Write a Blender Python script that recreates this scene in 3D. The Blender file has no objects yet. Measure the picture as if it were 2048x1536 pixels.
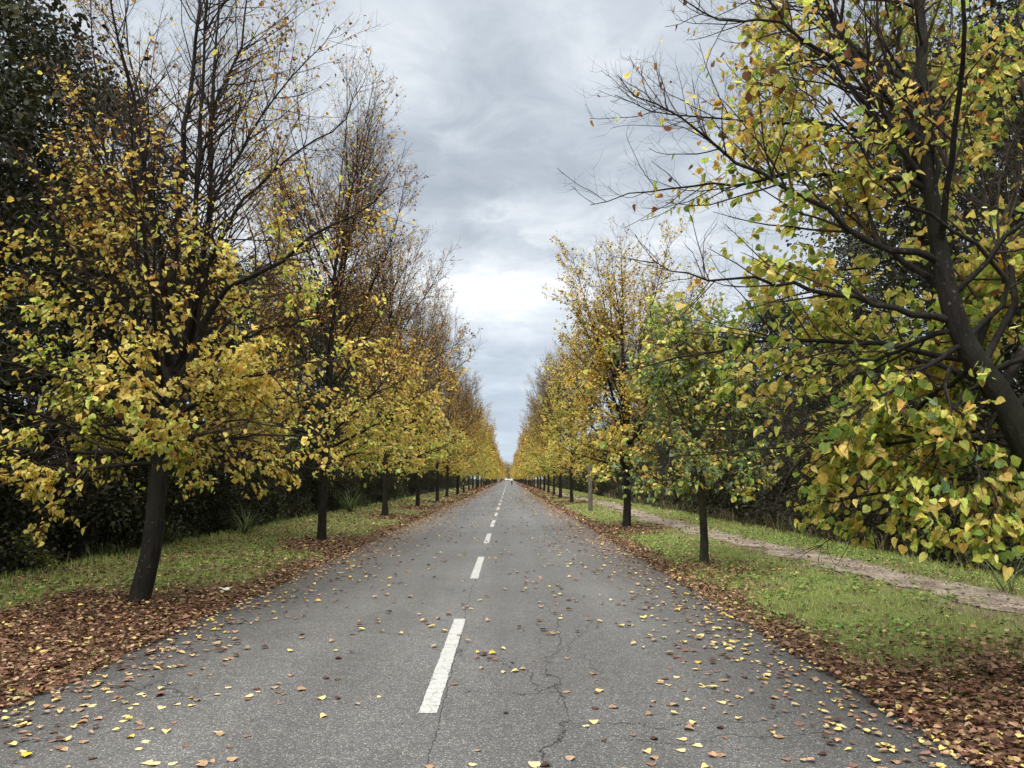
import bpy, bmesh, math, random
import numpy as np
from mathutils import Vector

C = bpy.context.scene.collection
scene = bpy.context.scene
R_ = math.radians
PI = math.pi

# ----------------------------------------------------------------- camera model
F = 1500.0
EYE = 1.5
PITCH = math.atan((957 - 768) / F)
YAW = math.atan(7 / F)
fwd = np.array([math.sin(YAW) * math.cos(PITCH), math.cos(YAW) * math.cos(PITCH), math.sin(PITCH)])
rgt = np.array([math.cos(YAW), -math.sin(YAW), 0.0])
upv = np.cross(rgt, fwd)

def ray(x, y):
    d = fwd * F + rgt * (x - 1024) + upv * (768 - y)
    return d / np.linalg.norm(d)

def at(x, y, Y):
    """a world point on the sight line of a photo pixel, at the measured distance Y along the road"""
    d = ray(x, y)
    return np.array([0, 0, EYE]) + d * (Y / d[1])

# ----------------------------------------------------------------- noise
_nr = np.random.default_rng(11)
_tab = _nr.random((256, 256))

def vnoise(x, y):
    x = np.asarray(x, float); y = np.asarray(y, float)
    xi = np.floor(x).astype(int); yi = np.floor(y).astype(int)
    fx = x - xi; fy = y - yi
    fx = fx * fx * (3 - 2 * fx); fy = fy * fy * (3 - 2 * fy)
    a = _tab[xi & 255, yi & 255]; b = _tab[(xi + 1) & 255, yi & 255]
    c = _tab[xi & 255, (yi + 1) & 255]; d = _tab[(xi + 1) & 255, (yi + 1) & 255]
    return (a * (1 - fx) + b * fx) * (1 - fy) + (c * (1 - fx) + d * fx) * fy

def fbm(x, y, o=4):
    s = 0; a = .5; t = 0
    for k in range(o):
        s = s + a * vnoise(x * 2 ** k + 17.3 * k, y * 2 ** k + 9.1 * k); t += a; a *= .5
    return s / t

def sstep(a, b, x):
    t = np.clip((np.asarray(x, float) - a) / (b - a), 0, 1)
    return t * t * (3 - 2 * t)

def norm(v):
    return v / np.maximum(np.linalg.norm(v, axis=-1, keepdims=True), 1e-9)

# ----------------------------------------------------------------- mesh helpers
def make_mesh(name, co, faces, mat=None, col=None, smooth=False, attr=None):
    """co (N,3); faces: list of (M,k) int arrays; col: per-vertex (N,3) linear colour"""
    co = np.asarray(co, dtype=np.float32)
    me = bpy.data.meshes.new(name)
    me.vertices.add(len(co)); me.vertices.foreach_set('co', co.ravel())
    faces = [np.asarray(f, dtype=np.int32) for f in faces if len(f)]
    li = np.concatenate([f.ravel() for f in faces])
    cnt = np.concatenate([np.full(len(f), f.shape[1], dtype=np.int32) for f in faces])
    st = np.concatenate([[0], np.cumsum(cnt)[:-1]]).astype(np.int32)
    me.loops.add(len(li)); me.loops.foreach_set('vertex_index', li)
    me.polygons.add(len(cnt)); me.polygons.foreach_set('loop_start', st)
    if smooth:
        me.polygons.foreach_set('use_smooth', np.ones(len(cnt), dtype=bool))
    if col is not None:
        a = me.attributes.new('Col', 'FLOAT_COLOR', 'POINT')
        c4 = np.ones((len(co), 4), dtype=np.float32); c4[:, :3] = col
        a.data.foreach_set('color', c4.ravel())
    if attr is not None:
        for k, v in attr.items():
            a = me.attributes.new(k, 'FLOAT', 'POINT'); a.data.foreach_set('value', np.asarray(v, dtype=np.float32))
    me.update(calc_edges=True); me.validate()
    if mat: me.materials.append(mat)
    return me

def link(name, data, parent=None, loc=None):
    o = bpy.data.objects.new(name, data); C.objects.link(o)
    if parent is not None: o.parent = parent
    if loc is not None: o.location = loc
    return o

def tag(o, label=None, cat=None, group=None, kind=None):
    if label: o['label'] = label
    if cat: o['category'] = cat
    if group: o['group'] = group
    if kind: o['kind'] = kind
    return o

def bm_obj(name, bm, mat, parent=None, smooth=True):
    me = bpy.data.meshes.new(name); bm.to_mesh(me); bm.free()
    if mat: me.materials.append(mat)
    if smooth:
        for p in me.polygons: p.use_smooth = True
    return link(name, me, parent)

# ----------------------------------------------------------------- materials
def new_mat(name):
    m = bpy.data.materials.new(name); m.use_nodes = True
    nt = m.node_tree; nt.nodes.clear()
    return m, nt, nt.nodes, nt.links

def N(ns, t, **kw):
    n = ns.new(t)
    for k, v in kw.items():
        if k.startswith('i_'): n.inputs[k[2:].replace('_', ' ')].default_value = v
        else: setattr(n, k, v)
    return n

def ramp(ns, stops, interp='LINEAR'):
    r = ns.new('ShaderNodeValToRGB'); r.color_ramp.interpolation = interp
    e = r.color_ramp.elements
    while len(e) > 1: e.remove(e[-1])
    e[0].position = stops[0][0]; e[0].color = (*stops[0][1], 1)
    for p, c in stops[1:]:
        x = e.new(p); x.color = (*c, 1)
    return r

def mixc(ns, ls, fac, a, b, blend='MIX'):
    m = ns.new('ShaderNodeMix'); m.data_type = 'RGBA'; m.blend_type = blend
    for sock, v in ((m.inputs[0], fac), (m.inputs[6], a), (m.inputs[7], b)):
        if hasattr(v, 'is_linked'): ls.new(v, sock)
        elif isinstance(v, (int, float)): sock.default_value = v
        else: sock.default_value = (*v, 1)
    return m.outputs[2]

def math_n(ns, ls, op, a, b=None, clamp=False):
    m = ns.new('ShaderNodeMath'); m.operation = op; m.use_clamp = clamp
    for i, v in enumerate((a, b)):
        if v is None: continue
        if hasattr(v, 'is_linked'): ls.new(v, m.inputs[i])
        else: m.inputs[i].default_value = v
    return m.outputs[0]

def leaf_mat(name, trans=.35, rough=.5, spec=.3, vein=0.0):
    m, nt, ns, ls = new_mat(name)
    at_ = N(ns, 'ShaderNodeAttribute', attribute_name='Col')
    geo = N(ns, 'ShaderNodeNewGeometry')
    nz = N(ns, 'ShaderNodeTexNoise', i_Scale=55.0, i_Detail=3.0)
    ls.new(geo.outputs['Position'], nz.inputs['Vector'])
    mp = N(ns, 'ShaderNodeMapRange'); mp.inputs[1].default_value = .3; mp.inputs[2].default_value = .7
    mp.inputs[3].default_value = .72; mp.inputs[4].default_value = 1.22
    ls.new(nz.outputs[0], mp.inputs[0])
    sc = N(ns, 'ShaderNodeVectorMath', operation='SCALE')
    ls.new(at_.outputs['Color'], sc.inputs[0]); ls.new(mp.outputs[0], sc.inputs['Scale'])
    n2 = N(ns, 'ShaderNodeTexNoise', i_Scale=130.0, i_Detail=2.0); ls.new(geo.outputs['Position'], n2.inputs['Vector'])
    r2 = ramp(ns, [(.66, (0, 0, 0)), (.72, (.6, .6, .6))]); ls.new(n2.outputs[0], r2.inputs[0])
    mc = mixc(ns, ls, r2.outputs[0], sc.outputs[0], (.13, .07, .03))
    class _S: outputs = [mc]
    sc = _S
    p = N(ns, 'ShaderNodeBsdfPrincipled'); p.inputs['Roughness'].default_value = rough
    p.inputs['Specular IOR Level'].default_value = spec
    ls.new(sc.outputs[0], p.inputs['Base Color'])
    out = N(ns, 'ShaderNodeOutputMaterial')
    if trans > 0:
        t = N(ns, 'ShaderNodeBsdfTranslucent'); ls.new(sc.outputs[0], t.inputs['Color'])
        mx = N(ns, 'ShaderNodeMixShader'); mx.inputs[0].default_value = trans
        ls.new(p.outputs[0], mx.inputs[1]); ls.new(t.outputs[0], mx.inputs[2])
        ls.new(mx.outputs[0], out.inputs[0])
    else:
        ls.new(p.outputs[0], out.inputs[0])
    return m

def bark_mat(name, dark, light, lichen=.35, moss=None, scale=1.0):
    m, nt, ns, ls = new_mat(name)
    tc = N(ns, 'ShaderNodeTexCoord')
    mp = N(ns, 'ShaderNodeMapping'); mp.inputs['Scale'].default_value = (22 * scale, 22 * scale, 4.5 * scale)
    ls.new(tc.outputs['Object'], mp.inputs[0])
    n1 = N(ns, 'ShaderNodeTexNoise', i_Scale=1.0, i_Detail=6.0, i_Roughness=.65); ls.new(mp.outputs[0], n1.inputs['Vector'])
    r1 = ramp(ns, [(.32, dark), (.7, light)]); ls.new(n1.outputs[0], r1.inputs[0])
    n2 = N(ns, 'ShaderNodeTexNoise', i_Scale=26.0, i_Detail=3.0); ls.new(tc.outputs['Object'], n2.inputs['Vector'])
    r2 = ramp(ns, [(.64, (0, 0, 0)), (.70, (1, 1, 1))]); ls.new(n2.outputs[0], r2.inputs[0])
    f = math_n(ns, ls, 'MULTIPLY', r2.outputs[0], lichen)
    c = mixc(ns, ls, f, r1.outputs[0], (.20, .205, .17))
    if moss:
        n3 = N(ns, 'ShaderNodeTexNoise', i_Scale=2.2, i_Detail=4.0); ls.new(tc.outputs['Object'], n3.inputs['Vector'])
        r3 = ramp(ns, [(.42, (0, 0, 0)), (.62, (.8, .8, .8))]); ls.new(n3.outputs[0], r3.inputs[0])
        c = mixc(ns, ls, r3.outputs[0], c, moss)
    bp = N(ns, 'ShaderNodeBump'); bp.inputs['Strength'].default_value = 1.0; bp.inputs['Distance'].default_value = .04
    ls.new(n1.outputs[0], bp.inputs['Height'])
    p = N(ns, 'ShaderNodeBsdfPrincipled'); p.inputs['Roughness'].default_value = .85; p.inputs['Specular IOR Level'].default_value = .25
    ls.new(c, p.inputs['Base Color']); ls.new(bp.outputs[0], p.inputs['Normal'])
    ls.new(p.outputs[0], N(ns, 'ShaderNodeOutputMaterial').inputs[0])
    return m

def plain_mat(name, col, rough=.6, metal=0.0, noise=.15, scale=30, coat=0.0):
    m, nt, ns, ls = new_mat(name)
    tc = N(ns, 'ShaderNodeTexCoord')
    n1 = N(ns, 'ShaderNodeTexNoise', i_Scale=float(scale), i_Detail=4.0); ls.new(tc.outputs['Object'], n1.inputs['Vector'])
    lo = tuple(c * (1 - noise) for c in col); hi = tuple(min(1, c * (1 + noise)) for c in col)
    r = ramp(ns, [(.3, lo), (.7, hi)]); ls.new(n1.outputs[0], r.inputs[0])
    p = N(ns, 'ShaderNodeBsdfPrincipled'); p.inputs['Roughness'].default_value = rough; p.inputs['Metallic'].default_value = metal
    p.inputs['Coat Weight'].default_value = coat
    ls.new(r.outputs[0], p.inputs['Base Color'])
    ls.new(p.outputs[0], N(ns, 'ShaderNodeOutputMaterial').inputs[0])
    return m

M_leaf = leaf_mat('linden_leaf', .5, .5, .35)
M_ever = leaf_mat('evergreen_leaf', .12, .6, .22)
M_litter = leaf_mat('dry_leaf', .08, .7, .2)
M_grass = leaf_mat('grass_blade', .25, .6, .25)
M_bark = bark_mat('linden_bark', (.007, .0055, .005), (.033, .026, .022), .45, moss=(.020, .021, .012))
M_barkg = bark_mat('young_bark', (.014, .013, .009), (.06, .055, .04), .35, moss=(.055, .062, .024))
M_twig = bark_mat('twig_bark', (.022, .015, .012), (.072, .050, .040), .1)
M_ebark = bark_mat('evergreen_bark', (.018, .016, .013), (.065, .055, .045), .3)

# ----------------------------------------------------------------- layout
ROAD_L, ROAD_R = -3.35, 2.55
DASH_X = -0.52
LEFT_T = [(-4.46, 9.3), (-4.4, 18.0), (-4.8, 29.6), (-4.65, 38.8), (-4.5, 47.9), (-4.75, 58.5), (-4.55, 68), (-4.6, 78), (-4.6, 88), (-4.6, 98)]
RIGHT_T = [(4.05, 4.95), (3.4, 13.3), (3.6, 23.2), (3.9, 46.6), (3.92, 57), (3.95, 66), (3.95, 75), (3.95, 84), (3.95, 93.5)]
FAR_Y = [107 + 9.8 * k for k in range(56)]
ALLT = np.array(LEFT_T + RIGHT_T + [(-4.6, y) for y in FAR_Y] + [(3.95, y - 3) for y in FAR_Y])

def path_mid(y):
    return 5.45 + .28 * np.sin(y * .16 + .6) - .35 * sstep(30, 70, y)
def litter_density(x, y):
    """0..1: how thickly the dry leaves lie on the verges"""
    x = np.asarray(x, float); y = np.asarray(y, float)
    d = np.zeros(np.broadcast(x, y).shape)
    for (tx, ty) in ALLT[:25]:
        w = 1.0
        if abs(tx - 3.4) < .01: w = .55
        cx = tx + (.35 if tx < 0 else -.25)
        d = np.maximum(d, w * np.exp(-((x - cx) / 1.25) ** 2 - ((y - ty + .6) / 2.5) ** 2))
    far = sstep(60, 110, y)
    d = np.maximum(d, far * .8 * np.exp(-((np.abs(x + .35) - 4.4) / 1.0) ** 2))
    e = np.where(x < 0, ROAD_L - x, x - ROAD_R)
    edge = np.where(x < 0, .78, .72) * np.exp(-np.maximum(e - .1, 0) ** 2 / (.42 ** 2))
    d = np.maximum(d, edge)
    # the thick mat at the foot of the big trees
    d = np.maximum(d, .95 * sstep(-5.9, -5.2, x) * sstep(10.6, 9.4, y) * (x < 0))
    d = np.maximum(d, .95 * sstep(5.0, 3.9, x) * sstep(6.9, 5.6, y) * (x > 0))
    base = np.where(x < 0, .28, .13)
    n = fbm(x * .9 + 3, y * .9 + 8, 4)
    return np.clip((np.maximum(d, base)) * (0.45 + 1.15 * n), 0, 1)

def ground_z(x, y):
    x = np.asarray(x, float); y = np.asarray(y, float)
    e = np.where(x < -.4, ROAD_L - x, x - ROAD_R)
    z = -.035 + .05 * sstep(-.02, .3, e) + .05 * sstep(.3, 2.5, e)
    z = z + sstep(.1, .8, e) * (fbm(x * .7, y * .7, 3) - .5) * .07
    ditch = np.where(x < 0, sstep(-7.4, -8.8, x) * .35, sstep(7.3, 8.3, x) * .75)
    return z - ditch

# ----------------------------------------------------------------- ground, road, path
def grid(xs, ys):
    X, Y = np.meshgrid(xs, ys)
    n, m = len(xs), len(ys)
    i = np.arange(n * m).reshape(m, n)
    f = np.stack([i[:-1, :-1], i[:-1, 1:], i[1:, 1:], i[1:, :-1]], -1).reshape(-1, 4)
    return X.ravel(), Y.ravel(), f

def ground_material():
    m, nt, ns, ls = new_mat('verge_ground')
    geo = N(ns, 'ShaderNodeNewGeometry'); pos = geo.outputs['Position']
    la = N(ns, 'ShaderNodeAttribute', attribute_name='litter')
    wa = N(ns, 'ShaderNodeAttribute', attribute_name='wood')
    n1 = N(ns, 'ShaderNodeTexNoise', i_Scale=1.3, i_Detail=6.0, i_Roughness=.6); ls.new(pos, n1.inputs['Vector'])
    g = ramp(ns, [(.3, (.075, .075, .03)), (.5, (.11, .135, .042)), (.7, (.14, .18, .055))]); ls.new(n1.outputs[0], g.inputs[0])
    n2 = N(ns, 'ShaderNodeTexNoise', i_Scale=40.0, i_Detail=4.0); ls.new(pos, n2.inputs['Vector'])
    g2 = mixc(ns, ls, .5, g.outputs[0], n2.outputs[0], 'MULTIPLY')
    g3 = mixc(ns, ls, 1.0, g2, (1.35, 1.35, 1.35), 'MULTIPLY')
    v = N(ns, 'ShaderNodeTexVoronoi', i_Scale=17.0); ls.new(pos, v.inputs['Vector'])
    sep = N(ns, 'ShaderNodeSeparateColor'); ls.new(v.outputs['Color'], sep.inputs[0])
    lr = ramp(ns, [(0, (.045, .024, .016)), (.45, (.10, .058, .036)), (.8, (.17, .105, .066)), (1, (.26, .17, .08))]); ls.new(sep.outputs[0], lr.inputs[0])
    n3 = N(ns, 'ShaderNodeTexNoise', i_Scale=9.0, i_Detail=5.0); ls.new(pos, n3.inputs['Vector'])
    s = math_n(ns, ls, 'ADD', la.outputs['Fac'], math_n(ns, ls, 'MULTIPLY', math_n(ns, ls, 'SUBTRACT', n3.outputs[0], .5), 1.3))
    mr = N(ns, 'ShaderNodeMapRange'); mr.inputs[1].default_value = .25; mr.inputs[2].default_value = .6; ls.new(s, mr.inputs[0])
    c = mixc(ns, ls, mr.outputs[0], g3, lr.outputs[0])
    so_ = N(ns, 'ShaderNodeAttribute', attribute_name='soil')
    c = mixc(ns, ls, math_n(ns, ls, 'MULTIPLY', so_.outputs['Fac'], .8), c, (.15, .118, .088))
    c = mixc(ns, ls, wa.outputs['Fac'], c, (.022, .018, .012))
    bp = N(ns, 'ShaderNodeBump'); bp.inputs['Strength'].default_value = .6; bp.inputs['Distance'].default_value = .03; ls.new(n2.outputs[0], bp.inputs['Height'])
    p = N(ns, 'ShaderNodeBsdfPrincipled'); p.inputs['Roughness'].default_value = .95; p.inputs['Specular IOR Level'].default_value = .1
    ls.new(c, p.inputs['Base Color']); ls.new(bp.outputs[0], p.inputs['Normal'])
    ls.new(p.outputs[0], N(ns, 'ShaderNodeOutputMaterial').inputs[0])
    return m

xs = np.unique(np.concatenate([[-1500, -600, -200, -80, -40, -25, -18], np.arange(-14, 14.01, .2), [18, 25, 40, 80, 200, 600, 1500]]))
ys = np.unique(np.concatenate([[-900, -200, -60, -20, -8], np.arange(-4, 30, .25), np.arange(30, 80, .8), np.arange(80, 260, 3), [300, 360, 430, 520, 650, 800, 1200, 2500]]))
X, Y, f = grid(xs, ys)
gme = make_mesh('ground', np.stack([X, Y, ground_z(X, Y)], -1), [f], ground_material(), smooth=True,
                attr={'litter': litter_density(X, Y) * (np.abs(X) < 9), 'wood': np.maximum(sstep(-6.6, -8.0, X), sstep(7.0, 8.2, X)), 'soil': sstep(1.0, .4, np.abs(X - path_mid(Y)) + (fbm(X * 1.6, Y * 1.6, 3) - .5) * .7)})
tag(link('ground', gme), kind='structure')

def asphalt_material():
    m, nt, ns, ls = new_mat('worn_asphalt')
    geo = N(ns, 'ShaderNodeNewGeometry'); pos = geo.outputs['Position']
    sx = N(ns, 'ShaderNodeSeparateXYZ'); ls.new(pos, sx.inputs[0])
    fine = N(ns, 'ShaderNodeTexVoronoi', i_Scale=130.0); ls.new(pos, fine.inputs['Vector'])
    sc = N(ns, 'ShaderNodeSeparateColor'); ls.new(fine.outputs['Color'], sc.inputs[0])
    stone = ramp(ns, [(0, (.050, .0495, .0485)), (.55, (.083, .082, .080)), (.86, (.114, .1125, .109)), (.95, (.19, .185, .175)), (1, (.30, .29, .27))]); ls.new(sc.outputs[0], stone.inputs[0])
    n1 = N(ns, 'ShaderNodeTexNoise', i_Scale=.55, i_Detail=5.0, i_Roughness=.6); ls.new(pos, n1.inputs['Vector'])
    r1 = ramp(ns, [(.3, (.86, .86, .86)), (.7, (1.16, 1.16, 1.17))]); ls.new(n1.outputs[0], r1.inputs[0])
    c = mixc(ns, ls, 1.0, stone.outputs[0], r1.outputs[0], 'MULTIPLY')
    n2 = N(ns, 'ShaderNodeTexNoise', i_Scale=9.0, i_Detail=6.0, i_Roughness=.7); ls.new(pos, n2.inputs['Vector'])
    r2 = ramp(ns, [(.3, (.82, .82, .82)), (.68, (1.15, 1.15, 1.15))]); ls.new(n2.outputs[0], r2.inputs[0])
    c = mixc(ns, ls, 1.0, c, r2.outputs[0], 'MULTIPLY')
    # long streaks along the wheel tracks
    mp = N(ns, 'ShaderNodeMapping'); mp.inputs['Scale'].default_value = (1.3, .03, 1); ls.new(pos, mp.inputs[0])
    n3 = N(ns, 'ShaderNodeTexNoise', i_Scale=1.0, i_Detail=3.0); ls.new(mp.outputs[0], n3.inputs['Vector'])
    r3 = ramp(ns, [(.35, (.82, .82, .82)), (.65, (1.14, 1.14, 1.14))]); ls.new(n3.outputs[0], r3.inputs[0])
    c = mixc(ns, ls, 1.0, c, r3.outputs[0], 'MULTIPLY')
    dm = N(ns, 'ShaderNodeMapRange'); dm.inputs[1].default_value = 2.15; dm.inputs[2].default_value = 2.85; dm.inputs[3].default_value = 1.0; dm.inputs[4].default_value = .62
    axd = math_n(ns, ls, 'ADD', math_n(ns, ls, 'ABSOLUTE', math_n(ns, ls, 'ADD', sx.outputs[0], .4)), math_n(ns, ls, 'MULTIPLY', math_n(ns, ls, 'SUBTRACT', n1.outputs[0], .5), 1.6)); ls.new(axd, dm.inputs[0])
    dmc = N(ns, 'ShaderNodeVectorMath', operation='SCALE'); ls.new(c, dmc.inputs[0]); ls.new(dm.outputs[0], dmc.inputs['Scale']); c = dmc.outputs[0]
    # tannin stains of old leaves near the margins
    n4 = N(ns, 'ShaderNodeTexNoise', i_Scale=16.0, i_Detail=3.0); ls.new(pos, n4.inputs['Vector'])
    r4 = ramp(ns, [(.60, (0, 0, 0)), (.66, (1, 1, 1))]); ls.new(n4.outputs[0], r4.inputs[0])
    ax = math_n(ns, ls, 'ABSOLUTE', math_n(ns, ls, 'ADD', sx.outputs[0], .4))
    em = N(ns, 'ShaderNodeMapRange'); em.inputs[1].default_value = 1.3; em.inputs[2].default_value = 2.9; ls.new(ax, em.inputs[0])
    c = mixc(ns, ls, math_n(ns, ls, 'MULTIPLY', math_n(ns, ls, 'MULTIPLY', r4.outputs[0], em.outputs[0]), .55), c, (.10, .055, .036))
    # finely broken leaf dust along the margins, further off
    em2 = N(ns, 'ShaderNodeMapRange'); em2.inputs[1].default_value = 1.7; em2.inputs[2].default_value = 2.9; ls.new(ax, em2.inputs[0])
    n5 = N(ns, 'ShaderNodeTexNoise', i_Scale=3.0, i_Detail=6.0, i_Roughness=.7); ls.new(pos, n5.inputs['Vector'])
    r5 = ramp(ns, [(.42, (0, 0, 0)), (.62, (1, 1, 1))]); ls.new(n5.outputs[0], r5.inputs[0])
    fy = N(ns, 'ShaderNodeMapRange'); fy.inputs[1].default_value = 9; fy.inputs[2].default_value = 22; ls.new(sx.outputs[1], fy.inputs[0])
    dust = math_n(ns, ls, 'MULTIPLY', math_n(ns, ls, 'MULTIPLY', em2.outputs[0], r5.outputs[0]), math_n(ns, ls, 'MULTIPLY', fy.outputs[0], .95))
    c = mixc(ns, ls, dust, c, (.17, .092, .066))
    # the fine crackle beside the centre line
    nd = N(ns, 'ShaderNodeTexNoise', i_Scale=3.5, i_Detail=4.0); ls.new(pos, nd.inputs['Vector'])
    wv = N(ns, 'ShaderNodeVectorMath', operation='MULTIPLY_ADD'); ls.new(nd.outputs['Color'], wv.inputs[0]); wv.inputs[1].default_value = (.35, .35, 0); ls.new(pos, wv.inputs[2])
    v2 = N(ns, 'ShaderNodeTexVoronoi', i_Scale=2.1, feature='DISTANCE_TO_EDGE'); ls.new(wv.outputs[0], v2.inputs['Vector'])
    cr = ramp(ns, [(.004, (1, 1, 1)), (.014, (0, 0, 0))]); ls.new(v2.outputs[0], cr.inputs[0])
    nm = N(ns, 'ShaderNodeTexNoise', i_Scale=.45, i_Detail=2.0); ls.new(pos, nm.inputs['Vector'])
    rm = ramp(ns, [(.52, (0, 0, 0)), (.62, (.75, .75, .75))]); ls.new(nm.outputs[0], rm.inputs[0])
    c = mixc(ns, ls, math_n(ns, ls, 'MULTIPLY', cr.outputs[0], rm.outputs[0]), c, (.02, .02, .021))
    h = math_n(ns, ls, 'ADD', math_n(ns, ls, 'MULTIPLY', fine.outputs['Distance'], -.9), n2.outputs[0])
    bp = N(ns, 'ShaderNodeBump'); bp.inputs['Strength'].default_value = .55; bp.inputs['Distance'].default_value = .006; ls.new(h, bp.inputs['Height'])
    p = N(ns, 'ShaderNodeBsdfPrincipled'); p.inputs['Roughness'].default_value = .62; p.inputs['Specular IOR Level'].default_value = .38
    ls.new(c, p.inputs['Base Color']); ls.new(bp.outputs[0], p.inputs['Normal'])
    ls.new(p.outputs[0], N(ns, 'ShaderNodeOutputMaterial').inputs[0])
    return m

M_road = asphalt_material()
ry = np.unique(np.concatenate([[-200, -60, -20, -8], np.arange(-4, 40, .12), np.arange(40, 140, 1.0), np.arange(140, 550, 12)]))
el = ROAD_L + (fbm(ry * 1.4, ry * 0 + 2.2, 4) - .5) * .34
er = ROAD_R + (fbm(ry * 1.4, ry * 0 + 7.7, 4) - .5) * .30
rows = []
for t, dz in ((0, -.05), (0.002, -.012), (.03, 0), (.5, 0), (.97, 0), (.998, -.012), (1, -.05)):
    rows.append(np.stack([el + (er - el) * t, ry, np.full_like(ry, dz)], -1))
P = np.stack(rows, 1); k = P.shape[1]
i = np.arange(P.shape[0] * k).reshape(-1, k)
f = np.stack([i[:-1, :-1], i[:-1, 1:], i[1:, 1:], i[1:, :-1]], -1).reshape(-1, 4)
road = tag(link('road', make_mesh('road', P.reshape(-1, 3), [f], M_road)), kind='structure')

def dash_material():
    m, nt, ns, ls = new_mat('worn_white_paint')
    geo = N(ns, 'ShaderNodeNewGeometry'); pos = geo.outputs['Position']
    n1 = N(ns, 'ShaderNodeTexNoise', i_Scale=85.0, i_Detail=4.0, i_Roughness=.7); ls.new(pos, n1.inputs['Vector'])
    r1 = ramp(ns, [(.3, (.24, .24, .232)), (.55, (.42, .42, .405)), (.75, (.52, .52, .50))]); ls.new(n1.outputs[0], r1.inputs[0])
    nd = N(ns, 'ShaderNodeTexNoise', i_Scale=9.0, i_Detail=3.0); ls.new(pos, nd.inputs['Vector'])
    wv = N(ns, 'ShaderNodeVectorMath', operation='MULTIPLY_ADD'); ls.new(nd.outputs['Color'], wv.inputs[0]); wv.inputs[1].default_value = (.12, .12, 0); ls.new(pos, wv.inputs[2])
    v = N(ns, 'ShaderNodeTexVoronoi', i_Scale=7.0, feature='DISTANCE_TO_EDGE'); ls.new(wv.outputs[0], v.inputs['Vector'])
    r2 = ramp(ns, [(.006, (.8, .8, .8)), (.03, (0, 0, 0))]); ls.new(v.outputs[0], r2.inputs[0])
    c = mixc(ns, ls, r2.outputs[0], r1.outputs[0], (.17, .17, .165))
    n2 = N(ns, 'ShaderNodeTexNoise', i_Scale=22.0, i_Detail=6.0, i_Roughness=.75); ls.new(pos, n2.inputs['Vector'])
    r3 = ramp(ns, [(.56, (0, 0, 0)), (.66, (.85, .85, .85))]); ls.new(n2.outputs[0], r3.inputs[0])
    c = mixc(ns, ls, r3.outputs[0], c, (.14, .14, .135))
    p = N(ns, 'ShaderNodeBsdfPrincipled'); p.inputs['Roughness'].default_value = .7; p.inputs['Specular IOR Level'].default_value = .3
    ls.new(c, p.inputs['Base Color'])
    ls.new(p.outputs[0], N(ns, 'ShaderNodeOutputMaterial').inputs[0])
    return m

M_dash = dash_material()
rng = np.random.default_rng(5)
y0 = [(5.05, 8.32), (11.6, 14.75), (17.8, 20.9), (23.8, 27.6)] + [(30.3 + 6.5 * k, 33.4 + 6.5 * k) for k in range(79)]
for (a, b) in y0:
    n = 160 if b < 30 else 4
    t = np.linspace(0, 1, n)
    yy = a + (b - a) * t
    jl = (fbm(yy * 14, yy * 0 + 3, 3) - .5) * .011 + rng.normal(0, .0012, n); jr = (fbm(yy * 14, yy * 0 + 9, 3) - .5) * .011 + rng.normal(0, .0012, n)
    L = np.stack([DASH_X - .06 + jl, yy, np.full(n, .004)], -1); Rr = np.stack([DASH_X + .06 + jr, yy, np.full(n, .004)], -1)
    co = np.stack([L, Rr], 1).reshape(-1, 3); i = np.arange(n * 2).reshape(-1, 2)
    f = np.stack([i[:-1, 0], i[:-1, 1], i[1:, 1], i[1:, 0]], -1)
    link('lane_dash', make_mesh('lane_dash', co, [f], M_dash), road)

# real open cracks and the paving joint: thin dark strips of bitumen lying in the surface
M_crack = plain_mat('crack_bitumen', (.026, .025, .024), .9)
def strip(pts, w):
    pts = np.array(pts, float); t = norm(np.gradient(pts, axis=0)); nrm = np.stack([t[:, 1], -t[:, 0]], -1)
    ww = np.asarray(w)[:, None]
    a = np.c_[pts - nrm * ww, np.full(len(pts), .0025)]; b = np.c_[pts + nrm * ww, np.full(len(pts), .0025)]
    co = np.stack([a, b], 1).reshape(-1, 3); i = np.arange(len(pts) * 2).reshape(-1, 2)
    return co, np.stack([i[:-1, 0], i[:-1, 1], i[1:, 1], i[1:, 0]], -1)
cracks = []
def crack(px, jitter, w, seed, n=70):
    r = np.random.default_rng(seed)
    px = np.array(px, float); s = np.linspace(0, 1, len(px)); t = np.linspace(0, 1, n)
    p = np.stack([np.interp(t, s, px[:, 0]), np.interp(t, s, px[:, 1])], -1)
    j = np.cumsum(r.normal(0, jitter, (n, 2)), 0); j -= t[:, None] * j[-1]
    p = p + j + r.normal(0, jitter * .8, (n, 2))
    cracks.append(strip(p, w * .72 * (.15 + r.random(n)) * np.clip(np.minimum(t, 1 - t) * 8, .15, 1)))
def gp(x, y):
    d = ray(x, y); s = -EYE / d[2]; return (d[0] * s, d[1] * s)
crack([(-.44, 3.6), (-.44, 5), (-.445, 8.4), (-.44, 11.6), (-.45, 17)], .004, .005, 1, 260)
crack([gp(1140, 1440), gp(1120, 1400), gp(1115, 1370), gp(1080, 1385), gp(1070, 1350), gp(1040, 1330)], .010, .007, 2)
crack([gp(1115, 1410), gp(1125, 1385), gp(1118, 1350), gp(1090, 1340), gp(1105, 1310), gp(1112, 1270), gp(1105, 1235), gp(1075, 1195)], .012, .006, 3, 110)
crack([gp(1140, 1440), gp(1138, 1470), gp(1115, 1500), gp(1100, 1536)], .010, .007, 4)
crack([gp(905, 1385), gp(980, 1383), gp(1060, 1385), gp(1140, 1380)], .012, .004, 5)
crack([gp(1140, 1450), gp(1200, 1452), gp(1290, 1455), gp(1370, 1462)], .010, .004, 6)
crack([gp(700, 1262), gp(760, 1264), gp(805, 1268), gp(880, 1275)], .012, .004, 7)
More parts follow.
